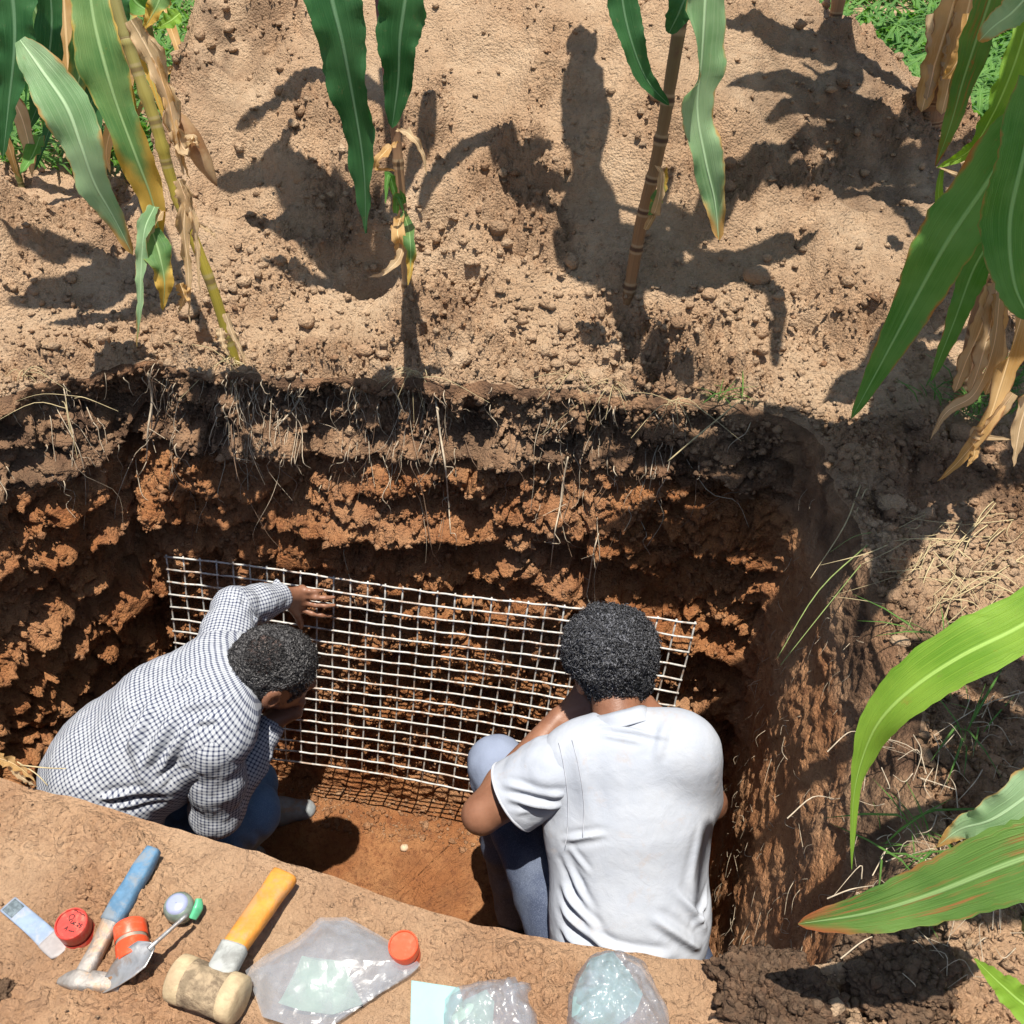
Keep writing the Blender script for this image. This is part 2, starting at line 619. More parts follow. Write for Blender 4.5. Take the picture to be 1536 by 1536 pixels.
def facets(u, v, su, sv, grad, off, lean, seed):
    """broken earth: every fragment of the face is its own tilted, offset plane"""
    u, v = u / su, v / sv
    iu, iv = np.floor(u).astype(int), np.floor(v).astype(int)
    best = np.full(len(u), 9.0); val = np.zeros(len(u)); sec = np.full(len(u), 9.0)
    g = np.random.default_rng(seed)
    tab = g.uniform(0, 1, (4096, 5))
    for du in (-1, 0, 1):
        for dv in (-1, 0, 1):
            h = ((iu + du) * 73856093 ^ (iv + dv) * 19349663) & 4095
            t_ = tab[h]
            x, y = u - (iu + du + .1 + .8 * t_[:, 0]), v - (iv + dv + .1 + .8 * t_[:, 1])
            r = x * x + y * y
            c = off * (t_[:, 4] - .5) + grad * (t_[:, 2] - .5) * x * su + (lean + grad * (t_[:, 3] - .5)) * y * sv
            nb = r < best
            sec = np.where(nb, best, np.minimum(sec, r))
            val = np.where(nb, c, val); best = np.where(nb, r, best)
    edge = np.sqrt(sec) - np.sqrt(best)
    return val, edge


fu_ = arc[S] + .030 * perlin(p * 9 + 3) + .010 * perlin(p * 30)
fv_ = z + .025 * perlin(p * 8 + 50) + .010 * perlin(p * 28 + 9)
f1, e1_ = facets(fu_, fv_, .24, .115, 1.10, .022, .44, 11)
f2, e2_ = facets(fu_ + .3, fv_ + .1, .055, .034, 1.6, .012, .52, 12)
broken = f1 + f2 + .012 * np.exp(-e1_ / .05) + .004 * np.exp(-e2_ / .08)
broken = np.clip(broken, -.038, .045)
ac = arc[np.argmin(np.linalg.norm(rim - A(-1.48, 1.79), axis=1))]
broken = broken + .035 * np.exp(-((arc[S] - ac + .01 * perlin(p * 7)) / .022) ** 2)
terr = .012 * (np.round(ter * 3.5) / 3.5 * .65 + ter * .35) + .022 * (np.round(ter2 * 3) / 3 * .7 + ter2 * .3)
near_slit = np.zeros(len(S))
for zc0, zc1 in ((-.105, -.068), (-.345, -.285), (-.62, -.58)):
    near_slit = np.maximum(near_slit, np.exp(-((z - slit_z(xy[:, 0], zc0, zc1)) / .022) ** 2) * back)
d = rough * (.72 - .50 * rgt) * (1 - .6 * near_slit) + terr * (1 - .9 * rgt) + broken * (1 - .93 * rgt) * (1 - .75 * near_slit) * smooth(.0, .06, V) * (1 - .35 * smooth(-.75, -1.1, z))
lay = np.maximum(back, smooth(-1.4, -1.7, rim[S, 0]) * smooth(.9, 1.2, rim[S, 1]))
wob = .015 * perlin(np.column_stack([xy * 4, np.zeros(len(S))]))
bounds = (.03, -.085, -.315, -.60, -1.0, -1.40)
for a_, b_ in zip(bounds[:-1], bounds[1:]):
    f_ = (z + wob - a_) / (b_ - a_)
    d = d + np.where((f_ >= 0) & (f_ < 1), .030 * (.45 - f_) * (1 - .6 * smooth(-.6, -1.1, z)), 0) * lay
# slots cut between the dug layers
for zc0, zc1, dep in ((-.105, -.068, .045), (-.345, -.285, .040), (-.62, -.58, .02)):
    zc = slit_z(xy[:, 0], zc0, zc1) + .006 * perlin(np.column_stack([xy * 5, np.zeros(len(S))]))
    zc = zc - .10 * smooth(-1.5, -1.75, xy[:, 0])
    q = z - zc
    d = d + (dep * 1.5 * np.exp(-(q / .0085) ** 2) - .016 * np.exp(-((q - .030) / .022) ** 2) + .012 * smooth(.09, .0, -q) * (q < 0)) * np.maximum(back, .0)
# undercut below the root mat
d = d + .050 * (.6 + ter) * smooth(.0, .035, V) * smooth(.16, .06, V) * back - .008 * np.exp(-((V - .01) / .012) ** 2)
d = d * (.45 + .55 * smooth(0, .02, V)) + wander
# right wall: scraped face with vertical root-hair furrows

fur = fbm(p * A(26, 26, 15) + 5, 3)
d = d + rgt * (.0035 * fur + .014 * fbm(p * A(4, 4, 3) + 9, 2) + .004 * fbm(p * 24, 3))
d = d * (1 - .55 * smooth(.86, 1.0, V)) - .035 * smooth(.90, .99, V) * back * (0.8 + .5 * perlin(p * 5 + 2))
d = d * (1 - .93 * front)
P_w = p.astype(float)
P_w[:, :2] += nout[S] * d[:, None]
gy_ = 1.70 + .068 * (P_w[:, 0] + 1.425) + .19 * (z + .437) + .020
in_ = smooth(-1.52, -1.46, P_w[:, 0]) * smooth(.12, .02, P_w[:, 0]) * smooth(-.36, -.42, z) * smooth(-1.25, -1.15, z)
P_w[:, 1] = np.where(back > .5, np.maximum(P_w[:, 1], P_w[:, 1] * (1 - in_) + np.maximum(P_w[:, 1], gy_ + .010 * ter2) * in_), P_w[:, 1])
P_w[:, 2] += .012 * perlin(p * 14 + 40) * smooth(0, .05, V) * (1 - smooth(.95, 1, V))
rim_z_noise = .010 * perlin(np.column_stack([rim * 8, np.zeros(NS)])) + .006 * perlin(np.column_stack([rim * 25, np.zeros(NS)]))
P_w[:, 2] += rim_z_noise[S] * np.exp(-V * 25)
na = fbm(p * 3.5 + 31, 3)
nb_ = fbm(p * 14 + 8, 3)
topz = smooth(-.03, .03, z + .03 * na - slit_z(xy[:, 0], -.105, -.068))
w_dark = np.clip(topz * (.62 + .5 * nb_) + .22 * smooth(.3, .8, nb_) * (1 - topz), 0, 1)
w_red = np.clip(.95 - .45 * topz + .25 * na, 0, 1)
w_dark = w_dark * (1 - .75 * rgt * smooth(.06, -.08, z))
w_red = w_red * (1 - .12 * rgt)

# ground --------------------------------------------------------
cen = A(-.72, 1.22)
dirs = rim - cen
dirs /= np.linalg.norm(dirs, axis=1)[:, None]
dirs = dirs + .35 * nout
dirs /= np.linalg.norm(dirs, axis=1)[:, None]
Sg, Tg = np.meshgrid(np.arange(NS), tg, indexing='ij')
Sg, Tg = Sg.ravel(), Tg.ravel()
bxy = P_w.reshape(NS, NW, 3)[:, 0, :]
gxy = bxy[Sg, :2] + dirs[Sg] * Tg[:, None]
gz = ground_z(gxy[:, 0], gxy[:, 1])
p = np.column_stack([gxy, gz * 0.5]).astype(np.float32)
near = Tg < 3.2
ftr = np.zeros(len(p)); fn2 = np.zeros(len(p)); fn3 = np.zeros(len(p)); fn1 = np.zeros(len(p))
pn = p[near]
fn1[near] = fbm(pn * 3.6 + 3, 2)
fnl = np.zeros(len(p)); fnl[near] = fbm(pn * 6.5 + 13, 3, billow=True)
fn2[near] = fbm(pn * 13 + 9, 3)
fn3[near] = fbm(pn * 48 + 1, 2, billow=True)
ftr[near] = fbm(pn * 130, 2)
bench = smooth(.74, .66, gxy[:, 1]) * smooth(.30, .10, gxy[:, 0])
lumpy = np.clip(.42 + 1.25 * fn1, .08, 1.7)
lumpy = lumpy + .9 * np.exp(-Tg * 7) * (1 - bench)
amp = (1 - .50 * bench) * (1 - .35 * smooth(.3, .5, gxy[:, 0]) * smooth(2.1, 1.7, gxy[:, 1]))
gz = gz + (.046 * fn1 + .046 * fnl * np.clip(lumpy, .3, 1.2) * (1 - bench) + .019 * fn2 * lumpy + .0150 * fn3 * lumpy + .0055 * ftr) * amp * smooth(0, .03, Tg)
gz = gz - .028 * np.exp(-Tg / .02) * (1 - .5 * bench) + .028 * 0
gz = gz + (bxy[Sg, 2] - ZR + .028 * (1 - .5 * bench)) * np.exp(-Tg / .035)
P_g = np.column_stack([gxy, gz])
zr0 = gz.reshape(NS, NG)[:, 0]
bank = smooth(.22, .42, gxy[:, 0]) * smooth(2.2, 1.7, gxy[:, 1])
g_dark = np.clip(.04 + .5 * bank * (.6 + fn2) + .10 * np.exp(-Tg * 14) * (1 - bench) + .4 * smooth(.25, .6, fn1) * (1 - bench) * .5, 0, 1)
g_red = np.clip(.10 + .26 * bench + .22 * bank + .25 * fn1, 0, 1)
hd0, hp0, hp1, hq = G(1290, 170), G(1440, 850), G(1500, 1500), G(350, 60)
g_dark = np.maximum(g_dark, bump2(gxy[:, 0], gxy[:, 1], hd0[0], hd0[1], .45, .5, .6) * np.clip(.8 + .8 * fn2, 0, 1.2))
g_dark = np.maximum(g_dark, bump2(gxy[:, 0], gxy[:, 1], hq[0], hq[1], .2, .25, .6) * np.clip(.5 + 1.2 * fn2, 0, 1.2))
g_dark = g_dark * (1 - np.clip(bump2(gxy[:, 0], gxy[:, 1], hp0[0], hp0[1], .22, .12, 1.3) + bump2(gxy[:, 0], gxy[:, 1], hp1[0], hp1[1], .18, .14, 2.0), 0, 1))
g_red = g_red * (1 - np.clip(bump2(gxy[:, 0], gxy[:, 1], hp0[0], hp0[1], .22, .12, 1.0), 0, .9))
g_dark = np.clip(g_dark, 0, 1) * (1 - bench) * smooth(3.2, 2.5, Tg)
# floor ---------------------------------------------------------
tf = np.linspace(0, 1, NF + 1)[1:] ** 1.25 * .965
Sf, Tf = np.meshgrid(np.arange(NS), tf, indexing='ij')
Sf, Tf = Sf.ravel(), Tf.ravel()
fb = P_w.reshape(NS, NW, 3)[:, -1, :]
fc = A(-.78, 1.22)
fxy = fb[Sf, :2] * (1 - Tf)[:, None] + fc * Tf[:, None]
p = np.column_stack([fxy, np.full(len(Sf), 2.0)]).astype(np.float32)
fz = fb[Sf, 2] * np.exp(-Tf * 14) + (1 - np.exp(-Tf * 14)) * (ZF + .015)
fz = fz + (.010 * fbm(p * 6, 2) + .006 * fbm(p * 22, 2) + .003 * fbm(p * 70, 2, billow=True)) * smooth(0, .1, Tf)
P_f = np.column_stack([fxy, fz])
f_dark = np.clip(.07 + .2 * fbm(p * 9, 2), 0, 1)
f_red = np.full(len(Sf), .97)


def strip_quads(n, m):
    i = np.arange(n)[:, None]
    j = np.arange(m - 1)[None, :]
    i2 = (i + 1) % n
    return np.stack([i * m + j, i2 * m + j, i2 * m + j + 1, i * m + j + 1], -1).reshape(-1, 4)


def thin(q, n, m, cols, r0, step):
    """coarser rows for the columns that the picture never shows closely"""
    q = q.reshape(n, m - 1, 4)
    out = [q[~cols].reshape(-1, 4), q[cols][:, :r0].reshape(-1, 4)]
    rows = np.arange(r0, m - 1, step)
    ends = np.minimum(rows + step, m - 1)
    c = q[cols]
    out.append(np.stack([c[:, rows, 0], c[:, rows, 1], c[:, ends - 1, 2], c[:, ends - 1, 3]], -1).reshape(-1, 4))
    return np.vstack(out)


def ring(first, rest):
    return np.concatenate([first[:, None, :], rest.reshape(NS, -1, 3)], 1).reshape(-1, 3)


hid = rim[:, 1] < .78
wall_q = thin(strip_quads(NS, NW), NS, NW, hid & np.roll(hid, -1), 0, 10)
o = link('pit_wall', mesh_np('pit_wall', P_w, wall_q, attrs={'dark': w_dark, 'red': w_red}), None, SOIL)
tag(o, 'layered red brown earth wall of the dug pit below the root mat', kind='structure')
gv = ring(bxy, P_g)
ga = lambda a, first: np.concatenate([first[:, None], a.reshape(NS, -1)], 1).ravel()
wd, wr = w_dark.reshape(NS, NW), w_red.reshape(NS, NW)
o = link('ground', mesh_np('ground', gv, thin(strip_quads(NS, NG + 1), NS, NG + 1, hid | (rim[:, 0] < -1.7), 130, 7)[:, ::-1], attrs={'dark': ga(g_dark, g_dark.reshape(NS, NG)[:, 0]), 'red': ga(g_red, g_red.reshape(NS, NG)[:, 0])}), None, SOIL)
tag(o, 'sunlit tan loose earth ground rising into a spoil heap behind the pit', kind='structure')
fv = ring(fb, P_f)
last = np.arange(NS) * (NF + 1) + NF
fv = np.vstack([fv, [[fc[0], fc[1], P_f[-1, 2]]]])
ct = np.stack([last, np.roll(last, -1), np.full(NS, len(fv) - 1)], -1)
o = link('pit_floor', mesh_np('pit_floor', fv, strip_quads(NS, NF + 1), ct, attrs={
    'dark': np.append(ga(f_dark, wd[:, -1]), .1), 'red': np.append(ga(f_red, wr[:, -1]), .97)}), None, SOIL)
tag(o, 'smooth orange brown earth floor of the pit', kind='structure')
_gx = P_g.reshape(NS, NG, 3)

# loose crumbs and clods --------------------------------------------------------
ICO_V = None


def ico():
    f = (1 + 5 ** .5) / 2
    v = A([-1, f, 0], [1, f, 0], [-1, -f, 0], [1, -f, 0], [0, -1, f], [0, 1, f], [0, -1, -f], [0, 1, -f], [f, 0, -1], [f, 0, 1], [-f, 0, -1], [-f, 0, 1])
    v /= np.linalg.norm(v[0])
    t = np.array([[0, 11, 5], [0, 5, 1], [0, 1, 7], [0, 7, 10], [0, 10, 11], [1, 5, 9], [5, 11, 4], [11, 10, 2], [10, 7, 6], [7, 1, 8],
                  [3, 9, 4], [3, 4, 2], [3, 2, 6], [3, 6, 8], [3, 8, 9], [4, 9, 5], [2, 4, 11], [6, 2, 10], [8, 6, 7], [9, 8, 1]])
    return v, t


ICO_V, ICO_T = ico()


OCT_V = A([1, 0, 0], [0, 1, 0], [-1, 0, 0], [0, -1, 0], [0, 0, 1], [0, 0, -1])
OCT_T = np.array([[0, 1, 4], [1, 2, 4], [2, 3, 4], [3, 0, 4], [1, 0, 5], [2, 1, 5], [3, 2, 5], [0, 3, 5]])


def crumbs(name, label, pts, sizes, dark, red, sink=.25):
    n = len(pts)
    BV, BT = (OCT_V, OCT_T) if n > 3000 else (ICO_V, ICO_T)
    m = len(BV)
    v = (BV[None] + .18 * RNG.uniform(-1, 1, (n, m, 3))) * (1 + .38 * RNG.uniform(-1, 1, (n, m, 1)))
    v = v * RNG.uniform(.65, 1.25, (n, 1, 3)) * A(1, 1, .8)
    a = RNG.uniform(0, 6.28, n)
    c, s = np.cos(a), np.sin(a)
    R = np.zeros((n, 3, 3)); R[:, 0, 0] = c; R[:, 0, 1] = -s; R[:, 1, 0] = s; R[:, 1, 1] = c; R[:, 2, 2] = 1
    v = np.einsum('nij,nkj->nki', R, v) * sizes[:, None, None]
    v = v + pts[:, None, :] + (A(0, 0, 1) * (sizes * (1 - 2 * sink))[:, None])[:, None, :] * .5
    t = BT[None] + (np.arange(n) * m)[:, None, None]
    me = mesh_np(name, v.reshape(-1, 3), None, t.reshape(-1, 3), attrs={'dark': np.repeat(dark, m), 'red': np.repeat(red, m)})
    return tag(link(name, me, None, SOIL, smoothed=False), label, kind='stuff')


Pg3 = P_g
wgt = (np.gradient(tg)[np.newaxis, :] * np.linalg.norm(np.roll(gxy.reshape(NS, NG, 2), -1, 0) - gxy.reshape(NS, NG, 2), axis=2)).ravel()
vis = (Tg < 2.4) & (gxy[:, 1] > .25) & (gxy[:, 0] < 1.4) & (gxy[:, 0] > -2.9)
dens = wgt * vis * (np.clip(.15 + 1.6 * fn1 + .5 * fn2, .05, 2.5) + 2.2 * np.exp(-Tg * 5) * (1 - bench) + 5 * np.exp(-Tg * 40) * (1 - bench) + .15 * bench + .8 * bank)
dens = dens / dens.sum()
idx = RNG.choice(len(dens), 38000, p=dens)
sz = np.clip(np.exp(RNG.normal(math.log(.0034), .62, len(idx))), .0015, .022) * (1 - .5 * bench[idx])
sz = np.where(bench[idx] > .3, np.minimum(sz, .0055), sz)
sz = np.where((bench[idx] > .3) & (Tg[idx] < .03), np.minimum(sz, .0022), sz) * (1 - .35 * bench[idx])
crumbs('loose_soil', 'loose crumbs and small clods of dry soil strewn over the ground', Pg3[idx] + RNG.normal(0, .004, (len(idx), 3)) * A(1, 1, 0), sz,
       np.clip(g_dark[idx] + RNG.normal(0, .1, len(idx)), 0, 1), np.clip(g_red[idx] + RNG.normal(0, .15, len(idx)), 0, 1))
# bigger clods, rounder
def ico2():
    v, t = list(map(tuple, ICO_V)), []
    cache = {}
    def mid(a, b):
        k = (min(a, b), max(a, b))
        if k not in cache:
            cache[k] = len(v)
            v.append(tuple(unit((np.array(v[a]) + np.array(v[b])) / 2)))
        return cache[k]
    for a, b, c in ICO_T:
        x, y, w_ = mid(a, b), mid(b, c), mid(c, a)
        t += [[a, x, w_], [b, y, x], [c, w_, y], [x, y, w_]]
    return np.array(v), np.array(t)


I2V, I2T = ico2()
cw = dens * (bench < .05)
idx = RNG.choice(len(dens), 420, p=cw / cw.sum())
V3 = []
for i in idx:
    sz_ = float(np.clip(math.exp(RNG.normal(math.log(.013), .45)), .007, .034))
    w_ = I2V * (1 + .30 * perlin(I2V * 1.6 + RNG.uniform(0, 99, 3))[:, None] + .16 * perlin(I2V * 4 + RNG.uniform(0, 99, 3))[:, None])
    V3.append(w_ * sz_ * RNG.uniform(.75, 1.25, 3) * A(1, 1, .8) + Pg3[i] + A(0, 0, sz_ * .25))
tag(link('soil_clods', mesh_np('soil_clods', np.vstack(V3), None, (I2T[None] + (np.arange(len(idx)) * len(I2V))[:, None, None]).reshape(-1, 3),
    attrs={'dark': np.repeat(np.clip(g_dark[idx], 0, .6), len(I2V)), 'red': np.repeat(np.clip(g_red[idx] + RNG.normal(0, .1, len(idx)), 0, 1), len(I2V))}), None, SOIL, smoothed=False),
    'rounded clods of dry earth lying on the heap and the rim', kind='stuff')
# heaps of lighter pea-sized crumbs near the stems
cl = []
for px_, py_, k_, sp_ in ((350, 405, 260, .10), (300, 440, 160, .09), (400, 440, 160, .10), (150, 480, 200, .16), (60, 470, 160, .14), (660, 490, 260, .20), (820, 505, 260, .18), (960, 500, 260, .18),
                          (1110, 480, 200, .15), (340, 50, 200, .16), (640, 340, 120, .08), (1200, 480, 70, .06), (420, 250, 140, .12), (740, 40, 60, .3), (1300, 200, 240, .25), (540, 400, 140, .07), (700, 410, 110, .06)):
    c_ = G(px_, py_)
    k_ = int(k_ * .6)
    q_ = c_ + RNG.normal(0, 1, (k_, 3)) * A(sp_, sp_ * .55, 0)
    cl.append(q_)
cl = np.vstack(cl)
cells = {}
key = lambda a: (np.floor(a[:, 0] / .02).astype(int), np.floor(a[:, 1] / .02).astype(int))
kx, ky = key(P_g)
for a_, b_, zz in zip(kx[near & (Tg > .01)], ky[near & (Tg > .01)], P_g[near & (Tg > .01), 2]): cells[(a_, b_)] = zz
kx, ky = key(cl)
cz = np.array([cells.get((a_, b_), -9) for a_, b_ in zip(kx, ky)])
cl[:, 2] = cz
cl = cl[cz > -5]
crumbs('loose_crumbs', 'patches of pea sized crumbs of dry soil near the maize stems', cl, np.clip(np.exp(RNG.normal(math.log(.0052), .6, len(cl))), .002, .02), np.full(len(cl), .03), np.full(len(cl), .1))
# crumbs clinging to the wall
m_ = (back > .5) & (V < .93) & (V > .01)
ww = np.where(m_, .3 + 2.0 * np.exp(-V * 10), 0)
ww /= ww.sum()
idx = RNG.choice(len(ww), 9000, p=ww)
sz = np.clip(np.exp(RNG.normal(math.log(.0045), .55, len(idx))), .002, .016)
cp = P_w[idx] - np.column_stack([nout[S[idx]], np.zeros(len(idx))]) * (sz * .5)[:, None]
crumbs('wall_crumbs', 'crumbs of red and dark soil clinging to the pit wall', cp, sz, np.clip(w_dark[idx] * .6, 0, 1), np.clip(w_red[idx] - .15, 0, 1), sink=.5)
# crumbs along the foot of the wall
idx = RNG.choice(np.where((back[::NW][Sf] > .5) & (Tf < .35))[0], 1500)
crumbs('floor_crumbs', 'small crumbs of red soil fallen on the pit floor', P_f[idx], np.clip(np.exp(RNG.normal(math.log(.004), .5, len(idx))), .002, .015), np.full(len(idx), .1), RNG.uniform(.5, .9, len(idx)))
# ------------------------------------------------------------------ bodies and cloth: smooth solids from distance fields
class SDF:
    def __init__(s, lo, hi, vox):
        s.lo, s.vox = np.asarray(lo, float), vox
        s.n = np.ceil((np.asarray(hi, float) - s.lo) / vox).astype(int) + 1
        s.a = np.full(s.n, .3, np.float32)

    def _sub(s, lo, hi):
        i0 = np.clip(np.floor((np.asarray(lo) - s.lo) / s.vox).astype(int), 0, s.n - 1)
        i1 = np.clip(np.ceil((np.asarray(hi) - s.lo) / s.vox).astype(int) + 1, 1, s.n)
        g = np.stack(np.meshgrid(*[np.arange(a, b) for a, b in zip(i0, i1)], indexing='ij'), -1) * s.vox + s.lo
        return tuple(slice(a, b) for a, b in zip(i0, i1)), g

    def put(s, sl, d, k, cut=False):
        a = s.a[sl]
        if cut:
            s.a[sl] = np.maximum(a, -d)
            return s
        h = np.clip(.5 + .5 * (a - d) / k, 0, 1)
        s.a[sl] = a * (1 - h) + d * h - k * h * (1 - h)
        return s

    def cone(s, a, b, r1, r2, k=.03, flat=None):
        """tapered limb from a to b; flat = (direction, factor) squashes the section"""
        a, b = np.asarray(a, float), np.asarray(b, float)
        R = max(r1, r2) * 1.1 + k + .05
        sl, g = s._sub(np.minimum(a, b) - R, np.maximum(a, b) + R)
        ba = b - a
        pa = g - a
        t = np.clip((pa @ ba) / max(ba @ ba, 1e-9), 0, 1)
        o = pa - t[..., None] * ba
        r = r1 + (r2 - r1) * t
        if flat is not None:
            n, f = unit(flat[0]), flat[1]
            on = (o @ n)[..., None] * n
            o = o + on * (1 / f - 1)
        d = (np.linalg.norm(o, axis=-1) - r) * (1 if flat is None else max(flat[1], .6))
        return s.put(sl, d, k)

    def chain(s, pts, rs, k=.03, flat=None):
        for i in range(len(pts) - 1): s.cone(pts[i], pts[i + 1], rs[i], rs[i + 1], k, flat)
        return s

    def ell(s, c, axes, rads, k=.02, cut=False):
        """ellipsoid: axes = rows of an orthonormal frame"""
        c, axes, rads = np.asarray(c, float), np.asarray(axes, float), np.asarray(rads, float)
        R = rads.max() * 1.15 + k + .03
        sl, g = s._sub(c - R, c + R)
        q = (g - c) @ axes.T / rads
        l = np.linalg.norm(q, axis=-1)
        l2 = np.linalg.norm(q / rads, axis=-1)
        d = l * (l - 1) / np.maximum(l2, 1e-6)
        return s.put(sl, d, k, cut)

    def mesh(s):
        g = openvdb.FloatGrid(.3)
        g.copyFromArray(s.a)
        p, q = g.convertToQuads(isovalue=0.0)
        p = np.asarray(p, float) * s.vox + s.lo
        q = np.asarray(q, int)
        v = p[q]
        vol = np.einsum('ij,ij->i', v[:, 0], np.cross(v[:, 1], v[:, 2])).sum() + np.einsum('ij,ij->i', v[:, 0], np.cross(v[:, 2], v[:, 3])).sum()
        if vol < 0: q = q[:, ::-1]
        return p, q


def vnormals(p, q):
    n = np.cross(p[q[:, 2]] - p[q[:, 0]], p[q[:, 3]] - p[q[:, 1]])
    out = np.zeros_like(p)
    for c in range(4): np.add.at(out, q[:, c], n)
    return out / (np.linalg.norm(out, axis=1)[:, None] + 1e-12)


def relax(p, q, it=2):
    e = np.vstack([q[:, [0, 1]], q[:, [1, 2]], q[:, [2, 3]], q[:, [3, 0]]])
    for _ in range(it):
        s = np.zeros_like(p)
        c = np.zeros(len(p))
        np.add.at(s, e[:, 0], p[e[:, 1]]); np.add.at(c, e[:, 0], 1)
        np.add.at(s, e[:, 1], p[e[:, 0]]); np.add.at(c, e[:, 1], 1)
        p = p * .4 + .6 * s / c[:, None]
    return p


def folds(p, n, strokes):
    """cloth folds: ridges and valleys along 3-D strokes (a, b, width, height)"""
    h = np.zeros(len(p))
    for a, b, wd, am in strokes:
        a, b = np.asarray(a, float), np.asarray(b, float)
        ba = b - a
        t = np.clip(((p - a) @ ba) / (ba @ ba), -.05, 1.05)
        bow = .010 * np.sin(np.clip(t, 0, 1) * 3.1)
        r = np.linalg.norm(p - a - t[:, None] * ba, axis=1) + bow * 0
        taper = np.sin(np.clip(t * .9 + .05, 0, 1) * math.pi) ** .6
        h += am * taper * (np.exp(-(r / wd) ** 2) - .55 * np.exp(-((r - wd * 1.7) / wd) ** 2))
    return p + n * h[:, None]


def bone_uv(p, a, b, n, r):
    """u = arc length round the axis, v = length along it (metres), so a woven pattern follows the cloth"""
    ax = unit(np.asarray(b) - np.asarray(a))
    n = unit(n - ax * (n @ ax))
    m = np.cross(ax, n)
    o = p - a
    return np.stack([np.arctan2(o @ m, o @ n) * r, o @ ax], 1)


def skin_mat(name, c, c2):
    m = NT(name)
    n = m.noise(14, 4, .6)
    col = m.mix(m.ramp(n, .35, .68), c, c2)
    m.bsdf(col, .45, m.bump(m.noise(260, 3, .6), .25, .002), spec=.4)
    m.b.inputs['Subsurface Weight'].default_value = .06
    m.b.inputs['Subsurface Radius'].default_value = (.012, .005, .003)
    return m.m


def denim(name, c, c2):
    m = NT(name)
    n = m.noise(9, 5, .65)
    col = m.mix(m.ramp(n, .4, .65), c, c2)
    col = m.mix(m.math('MULTIPLY', m.attr('wear_and_light'), .85), col, tuple(min(1, x * 2.1 + .05) for x in c2))
    weave = m.noise(420, 2, .5)
    col = m.mix(m.math('MULTIPLY', m.ramp(weave, .45, .7), .35), col, tuple(min(1, x * 1.8 + .03) for x in c2))
    m.bsdf(col, .85, m.bump(m.math('ADD', m.noise(22, 3, .6), m.math('MULTIPLY', weave, .25)), .35, .008), spec=.15)
    return m.m


def check_mat():
    """white shirt with a fine dark blue check woven in both directions"""
    m = NT('checked_cotton')
    u, v, uvv = m.uvxy()
    wob = m.math('MULTIPLY', m.math('SUBTRACT', m.noise(9, 3, .5), .5), .006)
    def line(x, w_):
        f = m.math('FRACT', m.math('MULTIPLY', m.math('ADD', x, wob), 1 / .0108))
        return m.math('SUBTRACT', 1.0, m.ramp(m.math('ABSOLUTE', m.math('SUBTRACT', f, .5)), w_ - .05, w_ + .05))
    a, b = line(u, .19), line(v, .19)
    both_ = m.math('MULTIPLY', a, b)
    any_ = m.math('MAXIMUM', a, b)
    c = m.mix(m.math('MULTIPLY', m.math('MULTIPLY', any_, m.ramp(m.noise(30, 3, .6), .1, .6)), .64), (.42, .44, .475), (.045, .058, .11))
    c = m.mix(both_, c, (.022, .028, .065))
    m.bsdf(c, .85, m.bump(m.noise(30, 3, .6), .22, .008), spec=.15)
    return m.m


def white_mat():
    m = NT('white_cotton')
    n = m.noise(8, 4, .6)
    c = m.mix(m.ramp(n, .35, .7), (.355, .385, .445), (.40, .425, .475))
    c = m.mix(m.math('MULTIPLY', m.ramp(m.noise(11, 6, .7, dist=.5), .56, .75), .34), c, (.40, .27, .17))
    m.bsdf(c, .8, m.bump(m.math('ADD', m.noise(18, 4, .6, dist=.8), m.math('ADD', m.math('MULTIPLY', m.noise(60, 3, .6, dist=1.0), .3), m.math('MULTIPLY', m.noise(500, 2, .5), .15))), .28, .008), spec=.15)
    return m.m


def hair_mat(name, c, c2):
    m = NT(name)
    n = m.noise(190, 3, .7)
    m.bsdf(m.mix(m.ramp(n, .46, .62), c, c2), .42, m.bump(m.math('ADD', n, m.voronoi(170)), .9, .006), spec=.55)  # pale flecks put the sun's highlights on the curls into the colour
    return m.m


M['skin'] = skin_mat('skin', (.26, .125, .075), (.19, .085, .05))
M['skin_dark'] = skin_mat('skin_dark', (.135, .06, .034), (.095, .04, .024))
M['checked'] = check_mat()
M['white_cotton'] = white_mat()
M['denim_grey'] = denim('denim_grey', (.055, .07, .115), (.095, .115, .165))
M['denim_dark'] = denim('denim_dark', (.04, .05, .085), (.055, .065, .10))
M['denim_blue'] = denim('denim_blue', (.05, .10, .19), (.10, .17, .28))
M['hair'] = hair_mat('hair', (.016, .016, .018), (.17, .175, .20))
M['hair_grey'] = hair_mat('hair_grey', (.014, .013, .014), (.12, .115, .115))
M['scalp'] = skin_mat('scalp', (.085, .05, .040), (.05, .033, .028))
M['shoe_dark'] = plain('shoe_dark', (.03, .028, .03), .6, .3, 30, .3)
M['shoe_grey'] = plain('shoe_grey', (.26, .28, .29), .7, .3, 30, .3, dirt=(.3, .17, .09))
M['sole'] = plain('sole', (.02, .02, .02), .8)
M['seam'] = plain('seam', (.52, .54, .60), .8)


